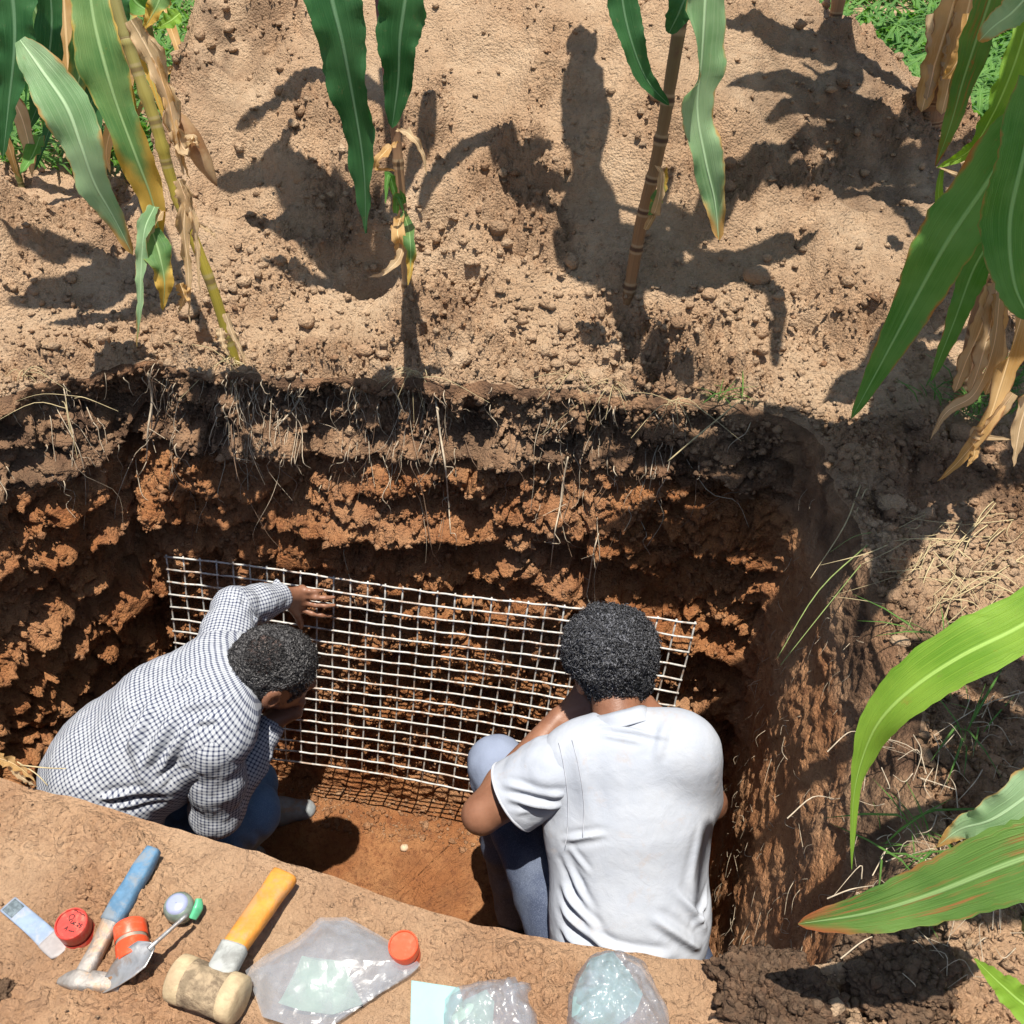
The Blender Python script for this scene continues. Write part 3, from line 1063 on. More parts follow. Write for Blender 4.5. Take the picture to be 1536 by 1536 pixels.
def curls(mb, p, n, count, loop, rad, seed, lift=.004):
    """tight curls: short helices standing on the scalp"""
    g = np.random.default_rng(seed)
    idx = g.choice(len(p), count)
    k = 7
    t = np.linspace(0, 1, k)
    for i in idx:
        nn = unit(n[i] + g.normal(0, .35, 3))
        a = unit(np.cross(nn, g.normal(size=3)))
        b = np.cross(nn, a)
        L = loop * g.uniform(.7, 1.35)
        ph = g.uniform(0, 6.28)
        turn = g.uniform(6, 9)
        c = p[i] + g.normal(0, .0012, 3) + nn * (lift * (t[:, None] * 1.6 - .5)) + L * (np.cos(ph + t * turn)[:, None] * a + np.sin(ph + t * turn)[:, None] * b)
        mb.add(*tube_np(c, [rad, rad, rad * .5], 3, caps=False))


def hand(s, wrist, knuckles, tips, bend, r=.0085, k=.006, thumb=None, palm_n=None):
    """palm as a fan of webs from the wrist to four knuckles, then bent fingers"""
    wrist = np.asarray(wrist, float)
    for i, kn in enumerate(knuckles):
        s.cone(wrist, kn, .019, .0115, .012)
        if i: s.cone(knuckles[i - 1], kn, .011, .011, .010)
    for kn, tp, bd in zip(knuckles, tips, bend):
        kn, tp = np.asarray(kn, float), np.asarray(tp, float)
        m1 = kn + (tp - kn) * .45 + bd
        m2 = kn + (tp - kn) * .75 + np.asarray(bd) * .75
        s.chain([kn, m1, m2, tp], [r * 1.12, r, r * .92, r * .74], k)
    if thumb is not None: s.chain(thumb, [.014, .0115, .010, .008][:len(thumb)], .008)


def finish(name, p, q, mat, parent, uv=None, attrs=None):
    o = np.array(origin_of(parent))
    return link(name, mesh_np(name, p - o, q, uv=uv, attrs=attrs), parent, mat)


# ================================================================== the man in the white T-shirt
pel, wai, che, nek = A(.005, 1.075, -.90), A(-.005, 1.15, -.74), A(-.045, 1.285, -.58), A(-.088, 1.395, -.415)
hed = D(912, 985, 2.33)
lsh, rsh = D(848, 1150, 2.30), D(1026, 1130, 2.30)
elb, wri = D(722, 1222, 2.385), D(838, 1078, 2.45)
kneL, ankL = D(747, 1150, 2.62), A(-.325, 1.36, -1.27)
kneR, ankR = D(862, 1105, 2.60), A(-.06, 1.42, -1.27)
hipL, hipR = pel + A(-.11, .03, -.02), pel + A(.11, .04, -.02)
lat = unit(rsh - lsh)
axs = unit(nek - pel)
nrm = unit(np.cross(axs, lat))            # roughly forward / back across the chest
face_dir = unit(A(-.60, .66, -.36))       # where he looks
fl = unit(np.cross(face_dir, A(0, 0, 1)))
fu = np.cross(fl, face_dir)
R_AX = np.array([fl, face_dir, fu])

t = thing('person', 'man with black curly hair in a white short-sleeved shirt squatting with his back turned', 'person', (pel[0], pel[1], -1.35), 'men working in the pit')
s = SDF((-.50, .95, -1.38), (.28, 1.78, -.18), .0050)
s.chain([pel, wai, che, nek + (che - nek) * .25], [.125, .115, .135, .07], .05, (nrm, .72))
s.chain([nek + (che - nek) * .2, nek + (hed - nek) * .6], [.060, .055], .03)
s.ell(hed, R_AX, (.074, .096, .100), .02)
s.ell(hed + face_dir * .045 - fu * .058, R_AX, (.055, .062, .058), .03)     # jaw
s.cone(hed + face_dir * .095 - fu * .002, hed + face_dir * .112 - fu * .030, .009, .015, .012)   # nose
for sg in (-1, 1):
    s.ell(hed + face_dir * .086 + fl * .032 * sg + fu * .008, R_AX, (.016, .012, .010), .004, cut=True)
    s.ell(hed + face_dir * .080 + fl * .032 * sg + fu * .008, R_AX, (.014, .013, .012), .003)
    e0 = hed + fl * .082 * sg - fu * .030 - face_dir * .006
    s.ell(e0 + fl * .006 * sg, R_AX, (.010, .021, .034), .006)
    s.ell(e0 + fl * .015 * sg + face_dir * .006, R_AX, (.008, .010, .018), .003, cut=True)
s.cone(hed + face_dir * .094 - fu * .060 - fl * .02, hed + face_dir * .094 - fu * .060 + fl * .02, .008, .008, .008)  # lips
s.cone(lsh, elb, .055, .043, .03)
s.chain([elb, elb + (wri - elb) * .3, wri], [.043, .046, .028], .02)
s.cone(rsh, A(.14, 1.44, -.68), .052, .042, .03)
s.chain([A(.14, 1.44, -.68), A(.03, 1.60, -.62)], [.042, .030], .02)
# left fist under the chin
hd = unit(hed + face_dir * .06 - fu * .10 - wri)
hx = unit(np.cross(hd, A(0, 0, 1)))
hz = np.cross(hx, hd)
kn = [wri + hd * .085 + hx * (i - 1.5) * .021 for i in range(4)]
hand(s, wri, kn, [a + hd * .018 - hz * .038 for a in kn], [hd * .022] * 4, thumb=[wri + hx * .02, wri + hd * .045 + hx * .045, wri + hd * .075 + hx * .05])
# right hand resting on the right knee
w2 = A(.03, 1.60, -.62)
kn = [w2 + A(-.075, .03 + .021 * i, -.01 - .004 * i) for i in range(4)]
hand(s, w2, kn, [a + A(-.058, .01, -.045) for a in kn], [A(-.012, 0, .012)] * 4, thumb=[w2 + A(-.02, -.02, 0), w2 + A(-.055, -.03, -.02), w2 + A(-.08, -.025, -.04)])
p, q = s.mesh()
p = relax(p, q, 1)
finish('body', p, q, M['skin'], t)

# hair: rounded afro cropped at the nape
s = SDF(hed - .17, hed + .17, .0042)
top = unit(fu - face_dir * .32)
s.ell(hed + fu * .024 - face_dir * .016, R_AX, (.110, .113, .104), .01)
s.ell(hed - face_dir * .045 - fu * .045, R_AX, (.076, .060, .070), .03)
s.ell(hed + face_dir * .135 - fu * .035, R_AX, (.13, .085, .10), .01, cut=True)
for sg in (-1, 1):
    s.ell(hed + fl * .116 * sg - fu * .058 + face_dir * .012, R_AX, (.052, .058, .060), .01, cut=True)
s.ell(hed - fu * .160 + face_dir * .02, R_AX, (.14, .18, .066), .01, cut=True)
p, q = s.mesh()
n = vnormals(p, q)
p = p + n * (.0040 * fbm(p * 95, 2) + .0065 * perlin(p * 38) + .004 * perlin(p * 18))[:, None]
hair = MB().add(p, q)
curls(hair, p, n, 4600, .0038, .0012, 3, .005)
curls(hair, p, n, 900, .0045, .0007, 13, .009)
hair.build('hair', M['hair'], t)

# trousers
s = SDF((-.56, .92, -1.36), (.30, 1.70, -.60), .0075)
s.chain([pel, wai], [.150, .140], .05, (nrm, .78))
for h_, kn_, an_ in ((hipL, kneL, ankL), (hipR, kneR, ankR)):
    s.chain([h_, kn_], [.108, .076], .05)
    s.chain([kn_, kn_ + (an_ - kn_) * .5, an_], [.074, .070, .060], .03)
p, q = s.mesh()
n = vnormals(p, q)
p = folds(p, n, [(kneL + A(-.06, -.06, -.02 - .05 * i), kneL + A(.06, -.05, -.05 - .05 * i), .012, .006) for i in range(6)])
p = p + n * (.004 * fbm(p * A(16, 16, 9), 2))[:, None]
finish('trousers', p, q, M['denim_grey'], t, None, {'wear_and_light': np.maximum(np.exp(-(np.linalg.norm(p - kneL - A(0, 0, .05), axis=1) / .10) ** 4), np.exp(-(np.linalg.norm(p - kneR - A(0, 0, .05), axis=1) / .10) ** 4))})  # knee tops paler: faded cloth, with the sunlight on them put into the colour
for an_, sgn in ((ankL, 1), (ankR, 1)):
    s = SDF(an_ + A(-.16, -.16, -.12), an_ + A(.16, .26, .10), .005)
    s.chain([an_ + A(0, -.045, -.035), an_ + A(-.02, .07, -.045), an_ + A(-.035, .15, -.058)], [.045, .046, .036], .02, (A(0, 0, 1), .85))
    s.cone(an_, an_ + A(0, 0, -.03), .045, .047, .02)
    p, q = s.mesh()
    so = finish('shoe', p, q, M['shoe_dark'], t)
    sm = MB()
    c = [an_ + A(0, -.07, -.082), an_ + A(-.02, .07, -.082), an_ + A(-.038, .185, -.084)]
    sm.tube(c, [.036, .044, .046, .030], 14, n=10, flat=.28, flatdir=A(0, 0, 1))
    sm.build('sole', M['sole'], so)

# shirt body, then the two sleeves and the collar
s = SDF((-.36, .90, -1.02), (.30, 1.62, -.25), .0052)
ctr = lambda a, b, f: a + (b - a) * f
s.chain([pel + A(0, -.03, .0), wai + A(0, -.015, 0), che, ctr(che, nek, .55)], [.166, .170, .178, .140], .05, (nrm, .74))
s.cone(lsh + (nek - lsh) * .1, rsh + (nek - rsh) * .1, .078, .078, .06, (nrm, .95))
s.cone(ctr(lsh, nek, .35), nek + A(0, -.01, -.03), .064, .048, .05)
s.cone(ctr(rsh, nek, .35), nek + A(0, -.01, -.03), .064, .048, .05)
s.cone(rsh, A(.10, 1.40, -.62), .076, .070, .05)
s.ell(nek + (hed - nek) * .30 + A(0, .015, .02), np.eye(3), (.062, .062, .055), .01, cut=True)
p, q = s.mesh()
p = relax(p, q, 2)
n = vnormals(p, q)
st = []
und = D(850, 1262, 2.26)
for i, (x, y, x2, y2, wd, am) in enumerate([
        (838, 1262, 905, 1252, .008, .006), (838, 1285, 868, 1340, .010, .008), (842, 1300, 885, 1372, .010, .008), (838, 1330, 900, 1405, .011, .010),
        (836, 1362, 915, 1425, .011, .011), (834, 1395, 905, 1440, .010, .010), (850, 1275, 880, 1310, .008, .006),
        (1020, 1340, 1070, 1400, .011, .008), (985, 1380, 1060, 1430, .012, .009), (1060, 1250, 1045, 1330, .014, .006), (1072, 1330, 1050, 1395, .010, .008),
        (890, 1085, 1000, 1105, .007, .005), (900, 1100, 960, 1112, .007, .004), (1000, 1080, 985, 1140, .012, .005), (870, 1120, 880, 1230, .02, .004), (900, 1420, 1010, 1440, .012, .008)]):
    def hit(px, py):
        r = ray(px, py)
        o_ = p - CAM
        tt_ = o_ @ r
        dd = np.linalg.norm(o_ - tt_[:, None] * r, axis=1)
        m_ = dd < .015
        return CAM + r * (tt_[m_].min() if m_.any() else 2.25)
    st.append((hit(x, y), hit(x2, y2), wd * .95, am * 1.35))
p = folds(p, n, st)
n = vnormals(p, q)
p = p + n * (.0032 * fbm(p * A(6, 6, 4), 2) + .0006 * fbm(p * 40, 2))[:, None]
shirt = finish('shirt', p, q, M['white_cotton'], t)
for sm_ in ([(838, 1112), (846, 1150), (852, 1200), (851, 1245), (848, 1268)], [(858, 1108), (868, 1150), (876, 1205), (874, 1255)]):
    MB().tube([hit(*a_) + ray(*a_) * .0002 for a_ in sm_], [.0007], 5, n=24).build('seam', M['seam'], shirt)
# left sleeve: wide, open at the hem
hem = ctr(lsh, elb, .63)
sd = unit(hem - lsh)
s = SDF(np.minimum(lsh, hem) - .15, np.maximum(lsh, hem) + .15, .005)
s.chain([lsh - sd * .02, lsh + sd * .04, hem + sd * .03], [.072, .082, .088], .03, (unit(np.cross(sd, FW)), 1.0))
sl_, g = s._sub(s.lo, s.lo + s.n * s.vox)
s.a = np.maximum(s.a, ((g - hem) @ sd) .astype(np.float32))
inner = np.linalg.norm((g - hem) - ((g - hem) @ sd)[..., None] * sd, axis=-1) - .076
inner = np.maximum(inner, -((g - hem) @ sd) - .035)
s.a = np.maximum(s.a, -inner).astype(np.float32)
p, q = s.mesh()
p = relax(p, q, 1)
n = vnormals(p, q)
st = []
for i in range(5):
    a_ = hit(752 + 12 * i, 1176 + 22 * i); b_ = hit(848 - 4 * i, 1196 + 20 * i)
    st.append((a_, b_, .0085, .0095))
p = folds(p, n, st)
p = p + n * (.003 * fbm(p * 20, 2))[:, None]
finish('sleeve', p, q, M['white_cotton'], shirt)
# hem band of the sleeve
a_ = unit(np.cross(sd, A(0, 0, 1))); b_ = np.cross(sd, a_)
ang = np.linspace(0, 2 * math.pi, 40)
for off in (.0,):
    ringp = hem - sd * .004 + .0845 * (np.cos(ang)[:, None] * a_ + np.sin(ang)[:, None] * b_)
    MB().tube(ringp, .0035, 6, caps=False).build('hem', M['seam'], shirt)
# collar: stand and fall around the nape
cd = unit(hed - nek)
c0 = nek + cd * .020
ca = unit(np.cross(cd, A(0, 1, 0))); cb = np.cross(cd, ca)
mb = MB()
ang = np.linspace(0, 2 * math.pi, 48, endpoint=False)
prof = [(.018, .066), (.022, .070), (.010, .078), (-.002, .078), (-.014, .0825), (-.017, .083), (-.016, .079), (.0, .073)]
Vc = []
for hh, rr in prof:
    wv = 1 + .03 * np.sin(ang * 3 + hh * 60) + .02 * np.sin(ang * 7)
    Vc.append(c0 + cd * (hh + .006 * np.sin(ang * 2 + 1))[:, None] + (rr * wv)[:, None] * (np.cos(ang)[:, None] * ca + np.sin(ang)[:, None] * cb * .92))
kk = len(prof)
i_ = np.arange(kk)[:, None]; j_ = np.arange(48)[None, :]
Qc = np.stack([i_ * 48 + j_, i_ * 48 + (j_ + 1) % 48, ((i_ + 1) % kk) * 48 + (j_ + 1) % 48, ((i_ + 1) % kk) * 48 + j_], -1).reshape(-1, 4)
mb.add(np.vstack(Vc), Qc)
mb.build('collar', M['white_cotton'], shirt)

# ================================================================== the man in the checked shirt
hed = D(410, 1000, 2.40)
nek = D(352, 1030, 2.42)
che = D(265, 1085, 2.50)
wai = D(165, 1160, 2.58)
pel = A(-1.33, .985, -.93)
rsh, lsh = D(322, 1118, 2.36), D(332, 985, 2.50)
elbR, wriR = D(325, 1215, 2.52), D(404, 1088, 2.50)
elbL, wriL = D(352, 915, 2.58), D(424, 894, 2.685)
kneR, ankR = D(374, 1218, 2.70), A(-1.24, 1.24, -1.28)
kneL, ankL = D(372, 1180, 2.82), A(-1.215, 1.50, -1.29)
lat = unit(rsh - lsh)
axs = unit(nek - pel)
nrm = unit(np.cross(axs, lat))
face_dir = unit(A(.75, .45, -.60))
fl = unit(np.cross(face_dir, A(0, 0, 1)))
fu = np.cross(fl, face_dir)
R_AX = np.array([fl, face_dir, fu])
t = thing('person', 'man in a blue and white checked shirt stooping with one hand on the grid', 'person', (pel[0], pel[1], -1.35), 'men working in the pit')
s = SDF((-1.50, .86, -1.36), (-.70, 1.82, -.12), .0045)
s.chain([pel, wai, che, nek], [.12, .11, .125, .06], .05, (nrm, .74))
s.chain([nek + (che - nek) * .15, nek + (hed - nek) * .5], [.060, .054], .03)
s.ell(hed, R_AX, (.074, .097, .098), .02)
s.ell(hed + face_dir * .050 - fu * .055, R_AX, (.055, .060, .055), .03)
s.cone(hed + face_dir * .096, hed + face_dir * .113 - fu * .028, .009, .015, .012)
for sg in (-1, 1):
    s.ell(hed + face_dir * .087 + fl * .032 * sg + fu * .008, R_AX, (.016, .012, .010), .004, cut=True)
    s.ell(hed + face_dir * .081 + fl * .032 * sg + fu * .008, R_AX, (.014, .013, .012), .003)
    e0 = hed + fl * .077 * sg - fu * .022 - face_dir * .004
    s.ell(e0 + fl * .006 * sg, R_AX, (.010, .021, .033), .006)
    s.ell(e0 + fl * .015 * sg + face_dir * .006, R_AX, (.008, .010, .018), .003, cut=True)
s.cone(hed + face_dir * .096 - fu * .058 - fl * .02, hed + face_dir * .096 - fu * .058 + fl * .02, .008, .008, .008)
s.chain([rsh, elbR, wriR], [.050, .042, .027], .03)
s.chain([lsh, elbL, wriL], [.050, .042, .027], .03)
# spread left hand lying on the wires
GRID_Y = lambda x, z_: 1.70 + .068 * (x + 1.425) + .195 * (z_ + .437)


def on_grid(px, py, off=-.014):
    Y = 1.7
    for _ in range(6):
        g_ = ony(px, py, Y)
        Y = GRID_Y(g_[0], g_[2]) + off
    return ony(px, py, Y)


kn = [on_grid(453, 884, -.03), on_grid(456, 893, -.032), on_grid(455, 903, -.032), on_grid(450, 913, -.03)]
tp = [on_grid(484, 886), on_grid(501, 896), on_grid(502, 908), on_grid(496, 924)]
hand(s, wriL, kn, tp, [A(0, -.012, .006)] * 4, r=.0078, thumb=[wriL + A(.01, 0, -.02), on_grid(446, 922, -.03), on_grid(450, 932, -.02), on_grid(452, 940)])
# right hand closed beside the chin
hd = unit(A(.45, .55, .30))
hx = unit(np.cross(hd, A(0, 0, 1)))
hz = np.cross(hx, hd)
kn = [wriR + hd * .07 + hx * (i - 1.5) * .020 for i in range(4)]
hand(s, wriR, kn, [a + hd * .016 + hz * .036 for a in kn], [hd * .022 + hz * .006] * 4, thumb=[wriR - hx * .02, wriR + hd * .045 - hx * .040, wriR + hd * .07 - hx * .04 + hz * .02])
p, q = s.mesh()
p = relax(p, q, 1)
finish('body', p, q, M['skin'], t)

# hair: short, thin at the crown
s = SDF(hed - .16, hed + .16, .0042)
s.ell(hed + fu * .008 - face_dir * .004, R_AX, (.086, .107, .0995), .01)
s.ell(hed + face_dir * .140 - fu * .03, R_AX, (.13, .070, .10), .01, cut=True)
for sg in (-1, 1):
    s.ell(hed + fl * .088 * sg - fu * .036 + face_dir * .022, R_AX, (.034, .042, .046), .01, cut=True)
s.ell(hed - fu * .135 + face_dir * .03, R_AX, (.12, .16, .055), .01, cut=True)
p, q = s.mesh()
n = vnormals(p, q)
p = p + n * (.0028 * fbm(p * 110, 2) + .0045 * perlin(p * 42))[:, None]
crown = hed + .098 * unit(unit(CAM - hed) + .32 * UPV - .22 * RT)
cr = np.exp(-(np.linalg.norm(p - crown, axis=1) / .038) ** 2)
p = p - n * (.012 * cr)[:, None]
hair = MB().add(p, q)
pc = p[cr < .35]
curls(hair, pc, n[cr < .35], 4200, .0020, .0006, 5, .0015)
ho = hair.build('hair', M['hair_grey'], t)
s = SDF(crown - .1, crown + .1, .005)
s.ell(hed + fu * .008 - face_dir * .008, R_AX, (.080, .101, .0965), .01)
p, q = s.mesh()
keep = (np.linalg.norm(p - crown, axis=1) < .046)[q].all(1)
finish('scalp', p, q[keep], M['scalp'], ho)
p_s = p[np.linalg.norm(p - crown, axis=1) < .045]
sc = MB()
curls(sc, p_s, np.tile(fu, (len(p_s), 1)), 1300, .0021, .0007, 8, .004)
sc.build('thin_curls', M['hair_grey'], ho)

# trousers and shoes
s = SDF((-1.55, .82, -1.38), (-.75, 1.75, -.55), .0075)
s.chain([pel, wai + A(0, 0, -.08)], [.145, .12], .05)
for h_, kn_, an_ in ((pel + A(.08, -.05, 0), kneR, ankR), (pel + A(-.05, .10, 0), kneL, ankL)):
    s.chain([h_, kn_], [.105, .074], .05)
    s.chain([kn_, kn_ + (an_ - kn_) * .5, an_], [.072, .068, .058], .03)
p, q = s.mesh()
n = vnormals(p, q)
p = folds(p, n, [(kneR + A(-.02 + .02 * i, -.075, .02), kneR + A(.03 + .02 * i, -.06, -.10), .009, .006) for i in range(5)])
p = p + n * (.004 * fbm(p * A(16, 16, 9), 2))[:, None]
finish('trousers', p, q, M['denim_blue'], t, None, {'wear_and_light': .5 * np.exp(-(np.linalg.norm(p - kneR, axis=1) / .09) ** 4)})
for an_, toe in ((ankR, A(.10, .16, 0)), (ankL, A(.15, .07, 0))):
    tdir = unit(toe)
    s = SDF(an_ + A(-.2, -.2, -.12), an_ + A(.26, .30, .10), .005)
    s.chain([an_ - tdir * .045 + A(0, 0, -.035), an_ + tdir * .07 + A(0, 0, -.045), an_ + tdir * .15 + A(0, 0, -.060)], [.045, .044, .034], .02, (A(0, 0, 1), .85))
    s.cone(an_, an_ + A(0, 0, -.03), .045, .047, .02)
    p, q = s.mesh()
    so = finish('shoe', p, q, M['shoe_grey'], t)
    sm = MB()
    sm.tube([an_ - tdir * .07 + A(0, 0, -.082), an_ + tdir * .07 + A(0, 0, -.082), an_ + tdir * .185 + A(0, 0, -.084)], [.036, .044, .046, .030], 14, n=10, flat=.28, flatdir=A(0, 0, 1))
    sm.build('sole', M['sole'], so)

# shirt
s = SDF((-1.62, .72, -1.12), (-.78, 1.58, -.16), .0060)
s.chain([pel + A(0, -.02, .04), wai, che, ctr(che, nek, .6)], [.175, .168, .172, .115], .05, (nrm, .82))
s.cone(ctr(lsh, nek, .1), ctr(rsh, nek, .1), .078, .080, .06)
s.cone(ctr(rsh, nek, .4), nek, .068, .062, .04)
s.cone(ctr(lsh, nek, .4), nek, .068, .062, .04)
s.ell(nek + (hed - nek) * .55, np.eye(3), (.066, .066, .066), .01, cut=True)
p, q = s.mesh()
p = relax(p, q, 2)
n = vnormals(p, q)
rr_ = lambda x, y, d_: D(x, y, d_)
st = []
for (x, y, x2, y2, wd, am) in [(190, 1130, 225, 1055, .014, .006), (215, 1150, 262, 1070, .012, .008), (240, 1160, 285, 1085, .010, .008), (180, 1215, 250, 1205, .010, .010),
                               (150, 1200, 215, 1190, .010, .008), (235, 1185, 275, 1150, .010, .009), (290, 1085, 325, 1078, .007, .008), (250, 1030, 300, 1010, .014, .005), (210, 1040, 232, 1030, .007, .004),
                               (270, 1060, 345, 1050, .012, .005), (200, 1100, 215, 1180, .016, .005)]:
    st.append((hit(x, y), hit(x2, y2), wd * .85, am * 2.0))
p = folds(p, n, st)
n = vnormals(p, q)
p = p + n * (.006 * fbm(p * A(8, 8, 8), 2) + .0018 * fbm(p * 28, 2))[:, None]
uv = bone_uv(p, wai, nek, -nrm, .17)
# keep the wrap seam on the belly side, out of any fold of the back
shirt = finish('shirt', p, q, M['checked'], t, uv)


def sleeve(sh, el, wr, r, voxel=.005, crease=()):
    s = SDF(np.minimum(np.minimum(sh, el), wr) - .14, np.maximum(np.maximum(sh, el), wr) + .14, voxel)
    s.chain([ctr(sh, nek, .35) + (sh - el) * .12, sh, ctr(sh, el, .5), el], [r[0] * .8, r[0], r[1], r[2]], .03)
    s.chain([el, ctr(el, wr, .55), wr], [r[2], r[3], r[4]], .025)
    wd_ = unit(wr - el)
    _, g = s._sub(s.lo, s.lo + s.n * s.vox)
    cutp = ((g - wr) @ wd_)
    s.a = np.maximum(s.a, (cutp - .012)).astype(np.float32)
    inn = np.linalg.norm((g - wr) - cutp[..., None] * wd_, axis=-1) - r[4] * .82
    s.a = np.maximum(s.a, -np.maximum(inn, -cutp - .02)).astype(np.float32)
    p, q = s.mesh()
    p = relax(p, q, 1)
    n = vnormals(p, q)
    st = []
    for i in range(7):
        f = i / 6
        c = ctr(sh, el, .45 + .55 * f) if f < .7 else ctr(el, wr, (f - .7) * 2)
        off = np.cross(unit(el - sh), n[RNG.integers(len(n))]) * .06
        st.append((c + off + RNG.normal(0, .02, 3), c - off + RNG.normal(0, .02, 3) + unit(wr - sh) * .03, .009, .008))
    p = folds(p, n, st)
    p = p + n * (.004 * fbm(p * 15, 2) + .0016 * fbm(p * 45, 2))[:, None]
    # nearest bone gives the weave its direction
    def dist(a, b):
        ba = b - a
        tt_ = np.clip(((p - a) @ ba) / (ba @ ba), 0, 1)
        return np.linalg.norm(p - a - tt_[:, None] * ba, axis=1), tt_
    d1, t1 = dist(sh, el)
    d2, t2 = dist(el, wr)
    sh0 = ctr(sh, nek, .2) + (sh - el) * .12
    u1 = bone_uv(p, sh0, el, -FW, r[1])
    L1 = np.linalg.norm(el - sh0)
    u2 = bone_uv(p, el, wr, -FW, r[3]) + A(0, L1)
    wgt_ = (d2 < d1)[:, None]
    return finish('sleeve', p, q, M['checked'], shirt, np.where(wgt_, u2, u1) * 1.2)


sleeve(rsh, elbR, wriR, (.064, .065, .060, .048, .038))
sleeve(lsh, elbL, wriL + (elbL - wriL) * .08, (.068, .062, .056, .048, .042))
# collar
cd = unit(hed - nek)
c0 = nek + cd * .025
ca = unit(np.cross(cd, A(0, 1, 0))); cb = np.cross(cd, ca)
ang = np.linspace(0, 2 * math.pi, 48, endpoint=False)
Vc, UVc = [], []
for k_, (hh, rr) in enumerate(prof):
    wv = 1 + .03 * np.sin(ang * 3 + hh * 60)
    Vc.append(c0 + cd * (hh + .006 * np.sin(ang * 2 + 1))[:, None] + (rr * .98 * wv)[:, None] * (np.cos(ang)[:, None] * ca + np.sin(ang)[:, None] * cb))
    UVc.append(np.stack([ang * .085, np.full(48, hh * 1.3)], 1))
MB().add(np.vstack(Vc), Qc, None, np.vstack(UVc)).build('collar', M['checked'], shirt)
# ------------------------------------------------------------------ counting grid
M['wire'] = plain('wire', (.56, .55, .52), .45, .25, 60, 0, spec=.5, dirt=(.28, .16, .09), dirt_amt=.75)
cTL, cTR, cBR, cBL = ony(248, 835, 1.70), ony(1043, 937, 1.80), ony(966, 1233, 1.645), ony(275, 1116, 1.565)
gt = thing('counting_grid', 'white welded wire grid of square cells leaning on the back wall', 'wire grid', tuple((cBL + cBR) / 2))


def gp(u, v):
    sag = .006 * math.sin(u * 9 + v * 4) + .010 * math.sin(u * math.pi) * math.sin(v * math.pi * .8)
    return (cTL * (1 - u) + cTR * u) * (1 - v) + (cBL * (1 - u) + cBR * u) * v + A(0, sag, 0)


NROW, NCOL = 17, 31
for i in range(NROW):
    v = i / (NROW - 1)
    pts = np.array([gp(u, v) + A(0, 0, .0016 * math.sin(u * 95 + i)) for u in np.linspace(-.002, 1.002, 32)])
    MB().tube(pts, [.0029], 6).build('wire', M['wire'], gt)
for j in range(NCOL):
    u = j / (NCOL - 1)
    pts = np.array([gp(u + .0007 * math.sin(v * 20 + j), v) + A(0, .0042, 0) for v in np.linspace(-.004, 1.004, 18)])
    MB().tube(pts, [.0026], 6).build('wire', M['wire'], gt)

# ------------------------------------------------------------------ tools and samples on the near bench
def B(px, py, lift=0.0):
    """point on the sight line at the given height above the bench"""
    r = ray(px, py)
    return G(px, py) - r * (lift / abs(r[2]))


M['steel'] = plain('steel', (.52, .51, .49), .42, .25, 60, .15, metal=.75, dirt=(.36, .24, .16), dirt_amt=.6)
M['muddy_steel'] = plain('muddy_steel', (.36, .33, .30), .6, .35, 50, .5, metal=.4, dirt=(.42, .28, .18), dirt_amt=.8)
M['blue_grip'] = plain('blue_grip', (.10, .21, .33), .6, .3, 40, .35, dirt=(.24, .22, .19), dirt_amt=.55)
M['orange_paint'] = plain('orange_paint', (.62, .25, .04), .55, .2, 50, .3, dirt=(.40, .22, .11), dirt_amt=.6)
M['grey_sleeve'] = plain('grey_sleeve', (.36, .37, .35), .7, .25, 50, .3, dirt=(.08, .07, .06), dirt_amt=.35)
M['mallet_wood'] = plain('mallet_wood', (.36, .27, .17), .85, .45, 70, .9, dirt=(.12, .085, .055), dirt_amt=.8, bscale=90)
M['mallet_end'] = plain('mallet_end', (.52, .40, .24), .7, .25, 40, .4, dirt=(.3, .2, .12), dirt_amt=.5)
M['red_plastic'] = plain('red_plastic', (.50, .04, .028), .4, .15, 40, .1, spec=.45, dirt=(.42, .20, .13), dirt_amt=.55)
M['orange_plastic'] = plain('orange_plastic', (.70, .075, .022), .4, .15, 40, .1, spec=.45, dirt=(.46, .20, .11), dirt_amt=.5)
M['dusty_metal'] = plain('dusty_metal', (.45, .36, .28), .5, .2, 60, .1, metal=.5)
M['ink'] = plain('ink', (.02, .012, .015), .6, 0)
M['strip_blue'] = plain('strip_blue', (.25, .32, .43), .4, .2, 50, .1, spec=.5, dirt=(.45, .40, .36), dirt_amt=.4)
M['strip_label'] = plain('strip_label', (.16, .20, .22), .5, .5, 160, .1)
M['tip_grey'] = plain('tip_grey', (.34, .31, .30), .5, .2, 60, .2)
M['lilac_cap'] = plain('lilac_cap', (.30, .33, .47), .4, .1, 60, .1)
M['green_plastic'] = plain('green_plastic', (.10, .45, .23), .35, .2, 60, .1, spec=.5)
M['murky_plastic'] = plain('murky_plastic', (.17, .21, .17), .2, .4, 60, .1, spec=.6)
UP = A(0, 0, 1)


